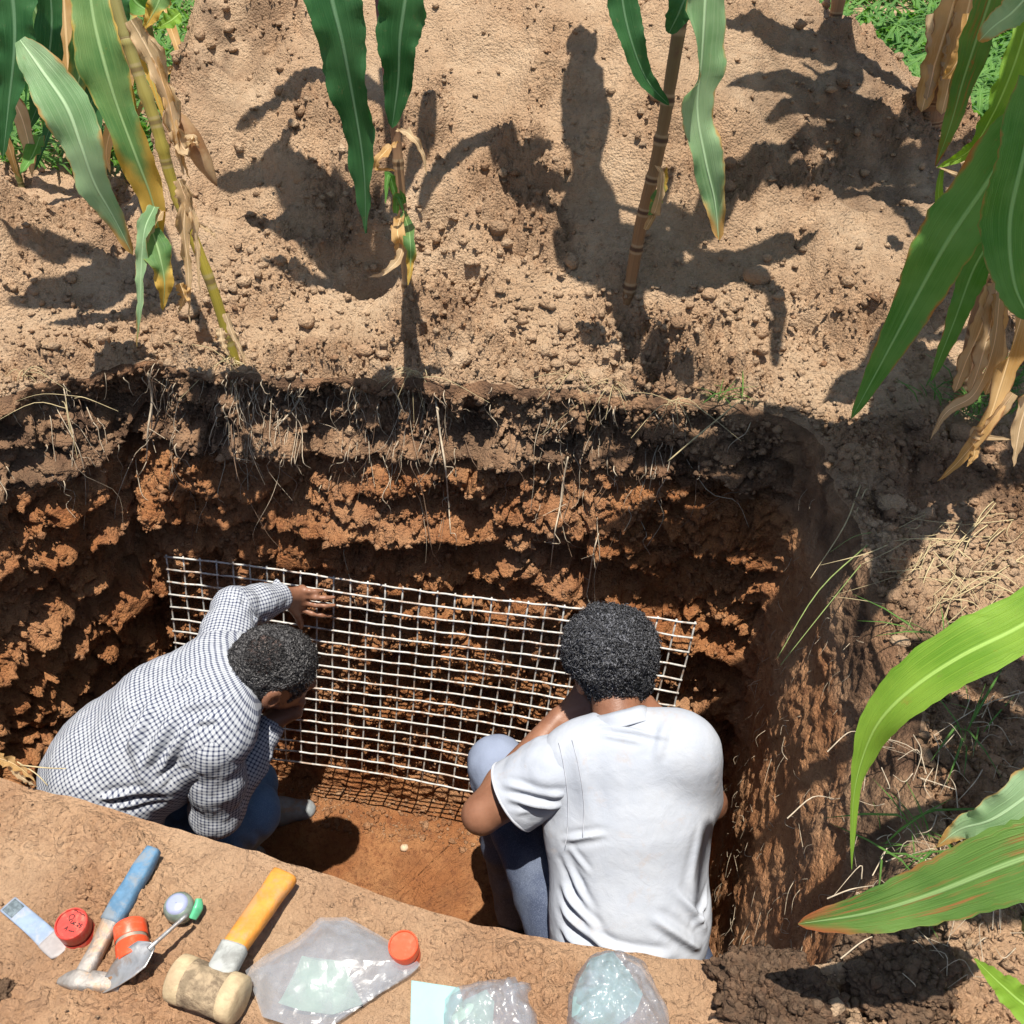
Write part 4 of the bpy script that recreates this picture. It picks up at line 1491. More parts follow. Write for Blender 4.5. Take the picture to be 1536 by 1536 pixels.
def rounded_bar(path, halfw, halfh, up, n=24, sides=14):
    """bar of rounded rectangular section; halfw / halfh interpolated along the path"""
    c = catmull(path, n)
    tx = np.linspace(0, 1, n)
    hw = np.interp(tx, np.linspace(0, 1, len(halfw)), halfw)
    hh = np.interp(tx, np.linspace(0, 1, len(halfh)), halfh)
    T_, _, _ = frames(c)
    U_ = np.array([unit(up - x * (up @ x)) for x in T_])
    W_ = np.cross(T_, U_)
    a = np.linspace(0, 2 * math.pi, sides, endpoint=False)
    sx = np.sign(np.cos(a)) * np.abs(np.cos(a)) ** .55
    sy = np.sign(np.sin(a)) * np.abs(np.sin(a)) ** .55
    V = (c[:, None] + W_[:, None] * (sx[None] * hw[:, None])[..., None] + U_[:, None] * (sy[None] * hh[:, None])[..., None]).reshape(-1, 3)
    i = np.arange(n - 1)[:, None] * sides
    j = np.arange(sides)[None]
    j2 = (j + 1) % sides
    Q = np.stack([i + j, i + j2, i + sides + j2, i + sides + j], -1).reshape(-1, 4)
    V = np.vstack([V, c[0], c[-1]])
    jj = np.arange(sides)
    T = np.vstack([np.stack([np.full(sides, n * sides), (jj + 1) % sides, jj], -1), np.stack([np.full(sides, n * sides + 1), (n - 1) * sides + jj, (n - 1) * sides + (jj + 1) % sides], -1)])
    return V, Q, T


# pick hammer with blue grip
a0, a1, a2 = B(231, 1274, .024), B(166, 1384, .020), B(128, 1460, .016)
t = thing('hammer', 'geological pick hammer with a worn blue grip and muddy steel head', 'hammer', tuple(a2 - A(0, 0, .016)))
MB().add(*rounded_bar([a0, (a0 * 2 + a1) / 3, (a0 + 2 * a1) / 3, a1], [.0105, .0140, .0135, .0155, .0145], [.009, .012, .012, .012, .0115], UP)).build('grip', M['blue_grip'], t)
MB().add(*rounded_bar([a1 + (a1 - a0) * -.02, a1 + (a2 - a1) * .5, a2], [.0125, .0105, .0115], [.010, .009, .012], UP)).build('shank', M['muddy_steel'], t)
h0, h1, h2 = B(88, 1472, .006), B(132, 1472, .014), B(190, 1478, .012)
MB().add(*rounded_bar([h0, (h0 + h1) / 2 + A(0, 0, .004), h1, h2], [.004, .010, .0135, .0125, .0115], [.003, .008, .012, .011, .010], UP)).build('head', M['muddy_steel'], t)

# mallet: round wooden head, grey ferrule, orange handle
c0, c1 = B(262, 1465, .031), B(362, 1502, .031)
hx_ = unit(c1 - c0)
t = thing('mallet', 'mallet with a cylindrical wooden head, grey ferrule and flat orange handle', 'mallet', tuple((c0 + c1) / 2 - A(0, 0, .031)))
L_ = np.linalg.norm(c1 - c0)
pr = [(0.012 + x * (L_ - .024), .0285 + .0006 * math.sin(9 * x)) for x in np.linspace(0, 1, 12)]
V_, Q_, _ = lathe(pr, c0, c1, 40)
V_ = V_ + RNG.normal(0, .0003, V_.shape)
MB().add(V_, Q_).build('head', M['mallet_wood'], t)
for cc, sgn in ((c0, 1), (c1, -1)):
    V_, Q_, _ = lathe([(0, .0005), (0, .0255), (.003, .0295), (.012, .0302), (.021, .0298), (.0225, .0285)], cc, cc + hx_ * sgn, 40)
    MB().add(V_, Q_).build('end_cap', M['mallet_end'], t).data.set_sharp_from_angle(angle=.9)
m0, m1, m2 = (c0 + c1) / 2 + A(0, 0, .006), B(352, 1420, .034), B(428, 1312, .020)
m0 = c0 + (c1 - c0) * .60 + A(0, 0, .01)
MB().add(*rounded_bar([m0, m1], [.0185, .0185], [.013, .0135], UP)).build('ferrule', M['grey_sleeve'], t)
md = unit(m2 - m1)
MB().add(*rounded_bar([m1 - md * .004, m1 + (m2 - m1) * .5, m2 - md * .02, m2], [.0160, .0168, .0175, .0172, .0185, .0195, .0190], [.0120, .012, .012, .0115, .011, .011, .010], UP)).build('handle', M['orange_paint'], t)


def jar(t, base, top, r, m1_, m2_, ringm):
    """capped sample ring: two caps meeting at a bare metal band"""
    L = np.linalg.norm(np.asarray(top) - base)
    f = lambda ps: [(x * L, y * r) for x, y in ps]
    V, Q, _ = lathe(f([(0, 0.01), (0, .94), (.03, 1.0), (.42, 1.0), (.44, .97)]), base, top, 44)
    MB().add(V, Q).build('lower_cap', m1_, t).data.set_sharp_from_angle(angle=.6)
    V, Q, _ = lathe(f([(.42, .93), (.56, .93)]), base, top, 44)
    MB().add(V, Q).build('band', ringm, t)
    V, Q, _ = lathe(f([(.54, .97), (.56, 1.0), (.94, 1.0), (.985, .985), (1.0, .95), (1.0, .90), (.95, .865), (.945, .01)]), base, top, 44)
    o = MB().add(V, Q).build('upper_cap', m2_, t)
    o.data.set_sharp_from_angle(angle=.6)
    return o


b_ = B(122, 1404)
t = thing('sample_can', 'upright red sample can with black handwriting on its lid', 'can', tuple(b_), 'capped sample rings on the bench')
up_ = unit(A(.03, -.10, 1))
tp_ = b_ + up_ * .045
lid = jar(t, b_ + A(0, 0, -.003), tp_, .0215, M['red_plastic'], M['red_plastic'], M['red_plastic'])
lx = unit(np.cross(up_, A(-.25, -1, 0)) * -1)
if lx @ RT < 0: lx = -lx
ly = np.cross(up_, lx)
strokes = [
    [(-.009, .004), (-.012, .008), (-.009, .0125), (-.0045, .0115), (-.004, .007), (-.0075, .0035), (-.005, .002)],          # looped capital
    [(-.002, .0055), (-.0025, .001), (.0005, .001), (.0015, .005)], [(.0015, .005), (.002, .001)],
    [(.006, .005), (.004, .0045), (.0035, .0015), (.006, .0015)],
    [(.0078, .0015), (.0083, .0012)],
    [(.0095, .006), (.0115, .007), (.0125, .005), (.0100, .002), (.013, .002)],
    [(.0175, .0075), (.015, .007), (.0148, .005), (.0172, .005), (.0168, .0025), (.0145, .0022)],
    [(-.004, -.012), (-.002, -.006), (.0005, -.0125)], [(-.003, -.0095), (.000, -.0098)],
    [(.004, -.010), (.0055, -.0085), (.007, -.0098), (.0085, -.008), (.010, -.009), (.0115, -.007), (.0135, -.008)],
    [(-.012, .0185), (-.008, .020), (-.005, .019), (-.002, .0205), (.003, .0195), (.007, .0205), (.010, .0190)]]
for sk in strokes:
    pts = [tp_ - up_ * .0022 + lx * a * .82 + ly * b * .82 - up_ * .0003 for a, b in sk]
    MB().tube(pts, [.00055], 5, n=len(pts) * 4).build('handwriting', M['ink'], lid)
b_ = B(198, 1414, .0215)
t = thing('sample_can', 'orange sample can lying on its side under the trowel blade', 'can', tuple(b_ - A(0, 0, .0215)), 'capped sample rings on the bench')
ax_ = unit(A(.55, -.75, -.02))
jar(t, b_ - ax_ * .026 + A(0, 0, .001), b_ + ax_ * .024, .0215, M['orange_plastic'], M['orange_plastic'], M['dusty_metal'])
b_ = B(609, 1434)
t = thing('sample_can', 'bright orange sample can half covered by the clear bag', 'can', tuple(b_), 'capped sample rings on the bench')
jar(t, b_ + A(0, 0, -.003), b_ + unit(A(-.02, -.06, 1)) * .036, .0200, M['orange_plastic'], M['orange_plastic'], M['orange_plastic'])

# trowel resting on the fallen can
k0, k1, k2 = B(150, 1486, .016), B(205, 1444, .040), B(229, 1419, .052)
r1, r2 = B(230, 1417, .052), B(281, 1372, .042)
t = thing('trowel', 'small leaf trowel with a thin bright tang resting on the orange can', 'trowel', tuple(k0))
bd = unit(k2 - k0)
wv_ = unit(np.cross(bd, UP))
n_ = 28
mb = MB()
for s_ in (-1, 1):
    pass
tv = np.linspace(0, 1, n_)
wid = np.interp(tv, [0, .12, .35, .62, .82, .93, 1], [.003, .009, .0165, .0205, .0195, .011, .004])
V_ = []
for i, f in enumerate(tv):
    c = k0 + (k2 - k0) * f
    nn = np.cross(wv_, bd)
    for a in np.linspace(-1, 1, 9): V_.append(c + wv_ * wid[i] * a + nn * (-.004 * (1 - a * a) + .006 * math.sin(f * 3.1)) * (1 if nn[2] > 0 else -1))
V_ = np.array(V_)
nn = np.cross(wv_, bd)
Q_ = [(i * 9 + j, i * 9 + j + 1, (i + 1) * 9 + j + 1, (i + 1) * 9 + j) for i in range(n_ - 1) for j in range(8)]
bl = MB().add(V_, np.array(Q_)).build('blade', M['steel'], t)
sm_ = bl.modifiers.new('thickness', 'SOLIDIFY'); sm_.thickness = .0016
MB().tube([k2 - bd * .006, r1 + (r2 - r1) * .05, r1 + (r2 - r1) * .5, r2], [.0042, .0030, .0027, .0030], 10, n=16).build('tang', M['steel'], t)
hd_ = unit(unit(r2 - r1) * .5 + A(.0, -.30, .65))
q0 = B(272, 1366, .010)
V_, Q_, _ = lathe([(0, .002), (0, .015), (.004, .0185), (.014, .0205), (.024, .0200), (.030, .0165), (.0305, .0135)], q0 + A(0, 0, -.006), q0 + up_, 32)
MB().add(V_, Q_).build('handle', M['murky_plastic'], t)
V_, Q_, _ = lathe([(0.028, .0150), (.032, .0145), (.0345, .010), (.0350, .0005)], q0 + A(0, 0, -.006), q0 + up_, 28)
MB().add(V_, Q_).build('end_cap', M['lilac_cap'], t)
mb = MB()
mb.add(*rounded_bar([B(298, 1348, .026), B(297, 1362, .022), B(289, 1378, .016)], [.004, .0075, .006], [.003, .004, .003], unit(A(1, -.2, .6)), sides=10))
mb.build('clip', M['green_plastic'], t)

# flat strip with rounded tip
s0, s1, s2 = B(12, 1356, .008), B(52, 1390, .009), B(90, 1426, .007)
t = thing('spatula', 'flat pale blue strip with a rounded grey tip at the left end of the bench', 'spatula', tuple(s1 - A(0, 0, .008)))
MB().add(*rounded_bar([s0, s1, s1 + (s2 - s1) * .55], [.0125, .0125, .013, .0135], [.0022, .0024, .0022], UP)).build('blade', M['strip_blue'], t)
MB().add(*rounded_bar([s1 + (s2 - s1) * .5, s1 + (s2 - s1) * .75, s2, s2 + (s2 - s1) * .1], [.0142, .0145, .0138, .006], [.003, .003, .0028, .0018], UP)).build('tip', M['tip_grey'], t)
MB().add(*rounded_bar([s0 + A(0, 0, .0022) + (s1 - s0) * .05, s0 + (s1 - s0) * .40 + A(0, 0, .0024)], [.0102, .0102], [.0008, .0008], UP)).build('printed_end', M['strip_label'], t)

# ------------------------------------------------------------------ clear plastic bags and pale papers
def film_mat(name, white, alpha):
    m = NT(name)
    lw = m.n('ShaderNodeLayerWeight')
    lw.inputs[0].default_value = .35
    bmp = m.bump(m.math('ADD', m.noise(22, 3, .5, dist=1.2), m.math('MULTIPLY', m.voronoi(34, feature='DISTANCE_TO_EDGE'), 1.5)), .3, .006)
    m.l(bmp, lw.inputs['Normal'])
    tr = m.n('ShaderNodeBsdfTransparent')
    gl = m.n('ShaderNodeBsdfGlossy')
    gl.inputs['Roughness'].default_value = .25
    m.l(bmp, gl.inputs['Normal'])
    df = m.n('ShaderNodeBsdfDiffuse')
    df.inputs[0].default_value = (*white, 1)
    m.l(bmp, df.inputs['Normal'])
    mx = m.n('ShaderNodeMixShader')
    m.put(mx.inputs[0], m.math('ADD', alpha, m.math('MULTIPLY', m.ramp(m.noise(26, 5, .65), .45, .75), .22)))
    m.l(tr.outputs[0], mx.inputs[1]); m.l(df.outputs[0], mx.inputs[2])
    m2 = m.n('ShaderNodeMixShader')
    m.put(m2.inputs[0], m.math('ADD', .05, m.math('MULTIPLY', lw.outputs['Facing'], .22)))
    m.l(mx.outputs[0], m2.inputs[1]); m.l(gl.outputs[0], m2.inputs[2])
    m.l(m2.outputs[0], m.out.inputs[0])
    return m.m


M['film'] = film_mat('film', (.33, .34, .36), .42)
M['film_clear'] = film_mat('film_clear', (.38, .40, .44), .26)
M['paper_mint'] = plain('paper_mint', (.38, .54, .45), .8, .06, 30, .1, bscale=60)
M['paper_aqua'] = plain('paper_aqua', (.29, .50, .49), .8, .06, 30, .1, bscale=60)


def poly_sheet(outline, n=60, height=None, crumple=.004, scale=26, seed=0.0, base=.004):
    """a sheet with the given outline (points on the ground), filled with a fine grid and wrinkled"""
    P = np.asarray(outline, float)
    c = P.mean(0)
    ring_ = np.vstack([P, P[:1]])
    L = np.concatenate([[0], np.cumsum(np.linalg.norm(np.diff(ring_, axis=0), axis=1))])
    m = n * 4
    s_ = np.linspace(0, L[-1], m, endpoint=False)
    R_ = np.stack([np.interp(s_, L, ring_[:, k]) for k in range(3)], 1)
    rad = np.linspace(0, 1, n)[1:]
    V = np.vstack([c[None]] + [c + (R_ - c) * r for r in rad])
    rr = np.concatenate([[0], np.repeat(rad, m)])
    q = V * scale + seed
    w_ = .6 * np.abs(perlin(q)) + .35 * np.abs(perlin(q * 2.1 + 5)) + .2 * perlin(q * 4.3)
    V[:, 2] += base + crumple * w_ * 2
    if height is not None: V[:, 2] += height(rr, V)
    Q = []
    i = np.arange(n - 2)[:, None] * m + 1
    j = np.arange(m)[None]
    j2 = (j + 1) % m
    Q = np.stack([i + j, i + j2, i + m + j2, i + m + j], -1).reshape(-1, 4)
    jj = np.arange(m)
    T = np.stack([np.zeros(m, int), 1 + jj, 1 + (jj + 1) % m], -1)[:, ::-1]
    return V, Q, T


o1 = [B(*q_) for q_ in ((370, 1462), (402, 1437), (448, 1414), (482, 1383), (520, 1382), (552, 1398), (590, 1420), (618, 1440), (632, 1453), (618, 1466), (570, 1495), (528, 1524), (505, 1540), (440, 1545), (395, 1530), (385, 1500))]
t = thing('plastic_bag', 'large clear polythene bag lying flat beside the mallet with a mint paper inside', 'plastic bag', tuple(np.mean(o1, 0)), 'clear bags on the bench')
lift = lambda rr, V: .030 * (1 - rr ** 2) + .012 * rr ** 3 * (V[:, 0] > -.33) * smooth(1.0, .7, rr) * 0
V_, Q_, T_ = poly_sheet(o1, 46, lambda rr, V: .026 * (1 - rr ** 2.2), .0035, 11, 1.0, .010)
MB().add(V_, Q_, T_).build('film', M['film'], t)
V_, Q_, T_ = poly_sheet([x + (np.mean(o1, 0) - x) * .02 for x in o1], 30, lambda rr, V: .004 * (1 - rr ** 2), .002, 22, 4.0, .004)
MB().add(V_, Q_, T_).build('film', M['film_clear'], t)
pp = [B(*q_) for q_ in ((454, 1437), (517, 1446), (530, 1477), (545, 1510), (500, 1526), (455, 1520), (418, 1508), (428, 1492))]
V_, Q_, T_ = poly_sheet(pp, 26, lambda rr, V: .014 * (1 - rr ** 2), .002, 20, 7.0, .006)
tag(MB().add(V_, Q_, T_).build('paper', M['paper_mint']), 'mint green paper lying inside the large flat clear bag', 'paper', 'papers inside the clear bags')

pp = [B(*q_) for q_ in ((618, 1477), (690, 1488), (706, 1560), (616, 1560))]
V_, Q_, T_ = poly_sheet(pp, 20, None, .0012, 12, 3.0, .012)
card = MB().add(V_, Q_, T_).build('card', M['paper_aqua'])
tag(card, 'pale aqua paper card lying on the bench edge beside a crumpled bag', 'card')
sd_ = card.modifiers.new('thickness', 'SOLIDIFY'); sd_.thickness = .0012


def crumpled(t, outline, hgt, paper, seed, pmat, plabel):
    V_, Q_, T_ = poly_sheet(outline, 50, lambda rr, V: hgt * (1 - rr ** 2.6) ** .7, hgt * .30, 17, seed, .006)
    MB().add(V_, Q_, T_).build('film', M['film_clear'], t)
    V_, Q_, T_ = poly_sheet(outline, 40, lambda rr, V: hgt * .86 * (1 - rr ** 2.2) ** .7, hgt * .24, 24, seed + 9, .004)
    MB().add(V_, Q_, T_).build('film', M['film_clear'], t)
    V_, Q_, T_ = poly_sheet(paper, 26, lambda rr, V: hgt * (.40 + .34 * (1 - rr ** 2)), .003, 30, seed + 4, .004)
    tag(MB().add(V_, Q_, T_).build('paper', pmat), plabel, 'paper', 'papers inside the clear bags')


o2 = [B(*q_) for q_ in ((668, 1506), (684, 1490), (715, 1480), (762, 1477), (774, 1471), (782, 1490), (797, 1484), (800, 1500), (796, 1512), (806, 1530), (806, 1580), (660, 1580), (664, 1540))]
t = thing('plastic_bag', 'small crumpled clear bag between the aqua card and the round parcel', 'plastic bag', tuple(np.mean(o2, 0)), 'clear bags on the bench')
crumpled(t, o2, .034, [B(*q_) for q_ in ((690, 1514), (730, 1494), (742, 1512), (738, 1560), (676, 1560), (678, 1532))], 2.0, M['paper_mint'], 'pale mint paper folded inside the small crumpled bag beside the aqua card')
o3 = [B(*q_) for q_ in ((852, 1500), (862, 1470), (880, 1446), (905, 1437), (935, 1438), (960, 1452), (980, 1480), (988, 1500), (1002, 1530), (1006, 1590), (845, 1590), (850, 1530))]
t = thing('plastic_bag', 'bulging tied clear bag with pleated aqua paper at the bench rim', 'plastic bag', tuple(np.mean(o3, 0)), 'clear bags on the bench')
crumpled(t, o3, .055, [B(*q_) for q_ in ((868, 1482), (884, 1452), (918, 1442), (940, 1470), (962, 1504), (952, 1530), (900, 1570), (856, 1540), (858, 1508))], 5.0, M['paper_aqua'], 'pleated aqua paper inside the bulging tied bag')
# ------------------------------------------------------------------ maize and other plants
def leaf(parent, pts, width, mat, up=A(0, 0, 1), fold=.22, wav=.10, freq=5.0, twist=(0, 0), base=.55, peak=.38, tip=1.0, n=44, name='leaf', ragged=0.10, seed=None, curl=0.0, pinch=()):
    """maize blade along pts: V-folded about the midrib, wavy margins, tapering to a point"""
    g = np.random.default_rng(seed if seed is not None else int(abs(pts[0][0] * 9173 + pts[-1][1] * 3571 + width * 1e5)) % 99991)
    c = catmull(pts, n)
    tv = np.linspace(0, 1, n)
    w_ = np.where(tv < peak, base + (1 - base) * np.sin(np.clip(tv / peak, 0, 1) * math.pi / 2), np.clip((1 - tv) / (1 - peak), 0, 1) ** (.75 * tip)) * width / 2
    for t0, am, wd in pinch: w_ = w_ * (1 - am * np.exp(-((tv - t0) / wd) ** 2))
    w_ = np.maximum(w_, .0008)
    gs = [1 + wav * 1.1 * np.sin(tv * freq * 6.28 * k_ + g.uniform(0, 6.28)) * np.sin(tv * 3.1) for k_ in (.8, 1.0)]
    T_ = np.gradient(c, axis=0)
    T_ /= np.linalg.norm(T_, axis=1)[:, None] + 1e-9
    up = np.asarray(up, float)
    N0 = np.array([unit(up - x * (up @ x)) for x in T_])
    W0 = np.cross(T_, N0)
    tw = np.radians(np.interp(tv, np.linspace(0, 1, len(twist)), twist))
    W_ = W0 * np.cos(tw)[:, None] + N0 * np.sin(tw)[:, None]
    N_ = N0 * np.cos(tw)[:, None] - W0 * np.sin(tw)[:, None]
    K = 11
    us = np.linspace(-1, 1, K)
    ph = g.uniform(0, 6.28, 2)
    V = np.zeros((n, K, 3))
    for j, u in enumerate(us):
        side = 0 if u < 0 else 1
        wave = wav * width * abs(u) ** 1.7 * np.sin(tv * freq * 6.28 * (1 + .15 * side) + ph[side]) * np.sin(np.clip(tv * 1.15, 0, 1) * math.pi) ** .5
        rag = 1 - ragged * g.uniform(0, 1, n) * (abs(u) > .7)
        wave2 = wav * .35 * width * abs(u) ** 2 * np.sin(tv * freq * 2.7 * 6.28 + ph[side] * 2)
        V[:, j] = c + W_ * (u * gs[side] * w_ * math.cos(fold * 1.6) * rag * (1 - curl * u * u * .3))[:, None] + N_ * (abs(u) * w_ * math.sin(fold * 1.6) + wave + wave2 - curl * u * u * w_)[:, None]
    UV = np.stack(np.broadcast_arrays((us * .5 + .5)[None, :], tv[:, None]), -1).reshape(-1, 2)
    i = np.arange(n - 1)[:, None] * K
    j = np.arange(K - 1)[None]
    Q = np.stack([i + j, i + j + 1, i + K + j + 1, i + K + j], -1).reshape(-1, 4)
    return MB().add(V.reshape(-1, 3), Q, None, UV).build(name, mat, parent)


def stalk(parent, pts, rad, mat, nodes=6, name='stalk', n=48, sides=12):
    c = catmull(pts, n)
    tv = np.linspace(0, 1, n)
    r = np.interp(tv, np.linspace(0, 1, len(rad)), rad)
    for k in range(nodes):
        f = (k + .6) / nodes
        r = r * (1 + .22 * np.exp(-((tv - f) / .008) ** 2) - .10 * np.exp(-((tv - f - .02) / .012) ** 2))
    V, Q, T = tube_np(c, r, sides)
    uv = np.zeros((len(V), 2))
    uv[:n * sides, 0] = np.tile(np.arange(sides) / sides, n)
    uv[:n * sides, 1] = np.repeat(tv, sides)
    return MB().add(V, Q, T, uv).build(name, mat, parent)


WARN = []


def upper_leaf(parent, root, az, length, rise, droop, width, mat, seed, name='leaf'):
    """leaf of the upper plant, above the picture: rises from the stalk, arches over and droops"""
    a = math.radians(az)
    h = A(math.cos(a), math.sin(a), 0)
    pts = [root, root + h * length * .22 + A(0, 0, rise), root + h * length * .52 + A(0, 0, rise * 1.25), root + h * length * .80 + A(0, 0, rise * .8 - droop * .4), root + h * length + A(0, 0, rise * .3 - droop)]
    return leaf(parent, pts, width, mat, wav=.09, freq=4, seed=seed, n=30, name=name)


def maize(label, group='maize plants round the pit', base=None):
    return thing('maize_plant', label, 'maize plant', tuple(base), group)


def shade_leaf(parent, root, path, z, width, mat, seed, name='leaf', base=.25, peak=.55, tip=.9, pinch=()):
    """leaf of the upper plant that hangs where its shadow reaches the given spots of the ground"""
    pts = [np.asarray(root, float)]
    m = len(path)
    for i, (x, y) in enumerate(path):
        g_ = G(x, y) if not isinstance(x, np.ndarray) else x
        zz = z + .10 * math.sin(math.pi * (i + 1) / (m + 1)) - .06 * (i / max(1, m - 1))
        pts.append(g_ + SUN_DIR * ((zz - g_[2]) / SUN_DIR[2]))
    return leaf(parent, pts, width, mat, wav=.09, freq=4, seed=seed, n=34, base=base, peak=peak, fold=.1, tip=tip, name=name, pinch=pinch)


def shade_at(parent, root, path, z, width, mat, seed, name='leaf'):
    """the same for spots given in metres at ground level"""
    pts = [np.asarray(root, float)]
    for i, (x, y) in enumerate(path):
        g_ = A(x, y, ZR)
        pts.append(g_ + SUN_DIR * ((z - .03 * i - ZR) / SUN_DIR[2]))
    return leaf(parent, pts, width, mat, wav=.08, freq=4, seed=seed, n=34, base=.3, peak=.5, fold=.08, tip=.7, name=name)


# --- plant behind the middle of the rim (purple stalk)
b = G(612, 440)
t = maize('maize plant with a purple stalk and two broad dark leaves left of the middle', base=b)
s1 = ony(592, 185, b[1] + .03); s2 = ony(572, 20, b[1] + .05)
top = s2 + unit(s2 - s1) * 1.0 + A(-.1, .35, -.1)
stalk(t, [b - A(0, 0, .04), ony(604, 330, b[1] + .01), s1, s2, top], [.015, .0135, .0125, .0125, .009], M['stalk_purple'], 9)
leaf(t, [D(478, -120, 2.02), D(496, -10, 2.0), D(515, 70, 2.0), D(532, 160, 2.03), D(546, 255, 2.06), D(549, 350, 2.1)], .118, M['leaf_deep'], up=-FW, wav=.09, freq=3.2, base=.9, peak=.15, twist=(25, 0, -15, -30), tip=.75)
leaf(t, [D(622, -90, 2.05), D(608, 0, 2.05), D(600, 60, 2.06), D(597, 125, 2.08), D(588, 192, 2.1)], .105, M['leaf_deep'], up=-FW, wav=.07, freq=2.5, base=.85, peak=.3, tip=.7, twist=(-15, 10))
# withered sheath and shoots at the foot
leaf(t, [ony(594, 196, b[1]), D(612, 200, 2.32), D(632, 225, 2.3), D(640, 262, 2.3)], .02, M['leaf_dry'], up=-FW, wav=.3, n=18, name='husk')
leaf(t, [ony(596, 215, b[1] - .01), D(580, 225, 2.3), D(563, 250, 2.28), D(592, 256, 2.3)], .022, M['leaf_amber'], up=-FW, wav=.4, n=18, name='husk')
leaf(t, [ony(603, 320, b[1] - .015), D(596, 345, 2.2), D(600, 372, 2.2), D(588, 405, 2.2)], .032, M['leaf_amber'], up=-FW, wav=.35, n=18, name='husk')
leaf(t, [ony(605, 318, b[1] - .015), D(614, 350, 2.2), D(616, 395, 2.18), D(612, 428, 2.17)], .030, M['leaf_turning'], up=-FW, wav=.3, n=18, name='husk')
leaf(t, [D(604, 350, 2.2), D(600, 385, 2.18), D(575, 410, 2.17), D(552, 416, 2.2)], .02, M['leaf_dry'], up=-FW, wav=.3, n=18, name='husk')
for x, y, x2, y2 in ((583, 262, 578, 305), (597, 295, 606, 320), (605, 300, 600, 285)):
    leaf(t, [D(594, (y + y2) / 2 + 12, 2.22), D(x, y, 2.2), D(x2, y2, 2.18)], .022, M['leaf_green'], up=-FW, wav=.2, n=14, name='shoot')
for i, (z, path, w_, tp_) in enumerate([(1.40, [(590, 395), (500, 380), (420, 330), (340, 320)], .13, .6), (1.5, [(560, 330), (470, 275), (400, 250), (320, 275)], .12, .6), (1.6, [(590, 160), (490, 105), (415, 150), (350, 190)], .075, .6), (1.3, [(640, 200), (640, 150)], .06, .7), (1.7, [(540, 360), (450, 300), (420, 230), (440, 180)], .09, .7), (1.45, [(570, 420), (480, 415), (390, 385)], .07, .8)]):
    f = s2 + unit(s2 - s1) * (z - .25 + .1 * i - s2[2])
    shade_leaf(t, f, path, z, w_, M['leaf_deep'], 100 + i, tip=tp_)

# --- plant behind the right half of the rim (brown stalk)
b = G(941, 436)
t = maize('maize plant with a leaning brown stalk and a twisted shiny leaf right of the middle', base=b)
s1 = ony(990, 215, b[1] + .02); s2 = ony(1026, 0, b[1] + .04)
top = s2 + unit(s2 - s1) * 1.0
stalk(t, [b - A(0, 0, .05), ony(962, 335, b[1] + .01), s1, s2, top], [.0155, .0160, .0150, .0150, .010], M['stalk_brown'], 9)
leaf(t, [D(930, -90, 2.15), D(933, -5, 2.15), D(948, 65, 2.15), D(972, 122, 2.17), D(1004, 158, 2.2)], .066, M['leaf_deep'], up=-FW, wav=.08, freq=2.5, base=.9, peak=.3, tip=.8, twist=(10, -25))
leaf(t, [D(1062, -120, 2.08), D(1058, -10, 2.06), D(1052, 85, 2.06), D(1046, 165, 2.08), D(1058, 240, 2.1), D(1072, 300, 2.12), D(1078, 360, 2.14)], .098, M['leaf_pale'], up=-FW + RT * .5, wav=.13, freq=3.0, base=.95, peak=.25, tip=.6, twist=(10, 0, 15, -30, -45, -20))
leaf(t, [D(1040, -90, 2.2), D(1032, -20, 2.2), D(1018, 20, 2.2), D(1003, 50, 2.22)], .075, M['leaf_deep'], up=-FW, wav=.05, base=.9, peak=.3, tip=.6)
leaf(t, [ony(975, 325, b[1] - .02), D(985, 300, 2.35), D(996, 275, 2.33), D(1000, 250, 2.33)], .030, M['leaf_turning'], up=-FW, wav=.25, n=16, name='husk')
leaf(t, [ony(968, 345, b[1] - .02), D(985, 310, 2.33), D(992, 262, 2.32), D(982, 248, 2.32)], .024, M['leaf_dry'], up=-FW, wav=.25, n=16, name='husk')
for i, (z, path, w_, tp_) in enumerate([(1.55, [(930, 420), (893, 330), (878, 220), (876, 120), (870, 35)], .150, .3), (1.35, [(880, 340), (790, 290), (735, 205), (660, 250), (628, 315)], .075, .5), (1.30, [(1000, 410), (1090, 395), (1228, 350)], .11, .5), (1.4, [(940, 470), (955, 545)], .08, .5),
                                       (1.5, [(990, 390), (900, 395), (830, 350)], .15, .5), (1.55, [(980, 350), (900, 340), (840, 300)], .08, .6), (1.6, [(1050, 340), (1100, 280), (1160, 230), (1250, 180)], .12, .6), (1.45, [(770, 260), (800, 245), (828, 228)], .05, .4), (1.45, [(1130, 420), (1166, 460), (1166, 545)], .05, .5)]):
    f = s2 + unit(s2 - s1) * (z - .3 + .05 * (i % 4) - s2[2])
    shade_leaf(t, f, path, z, w_, M['leaf_deep'], 200 + i, tip=tp_, pinch=((.55, .45, .05), (.87, .45, .03)) if i == 0 else ())

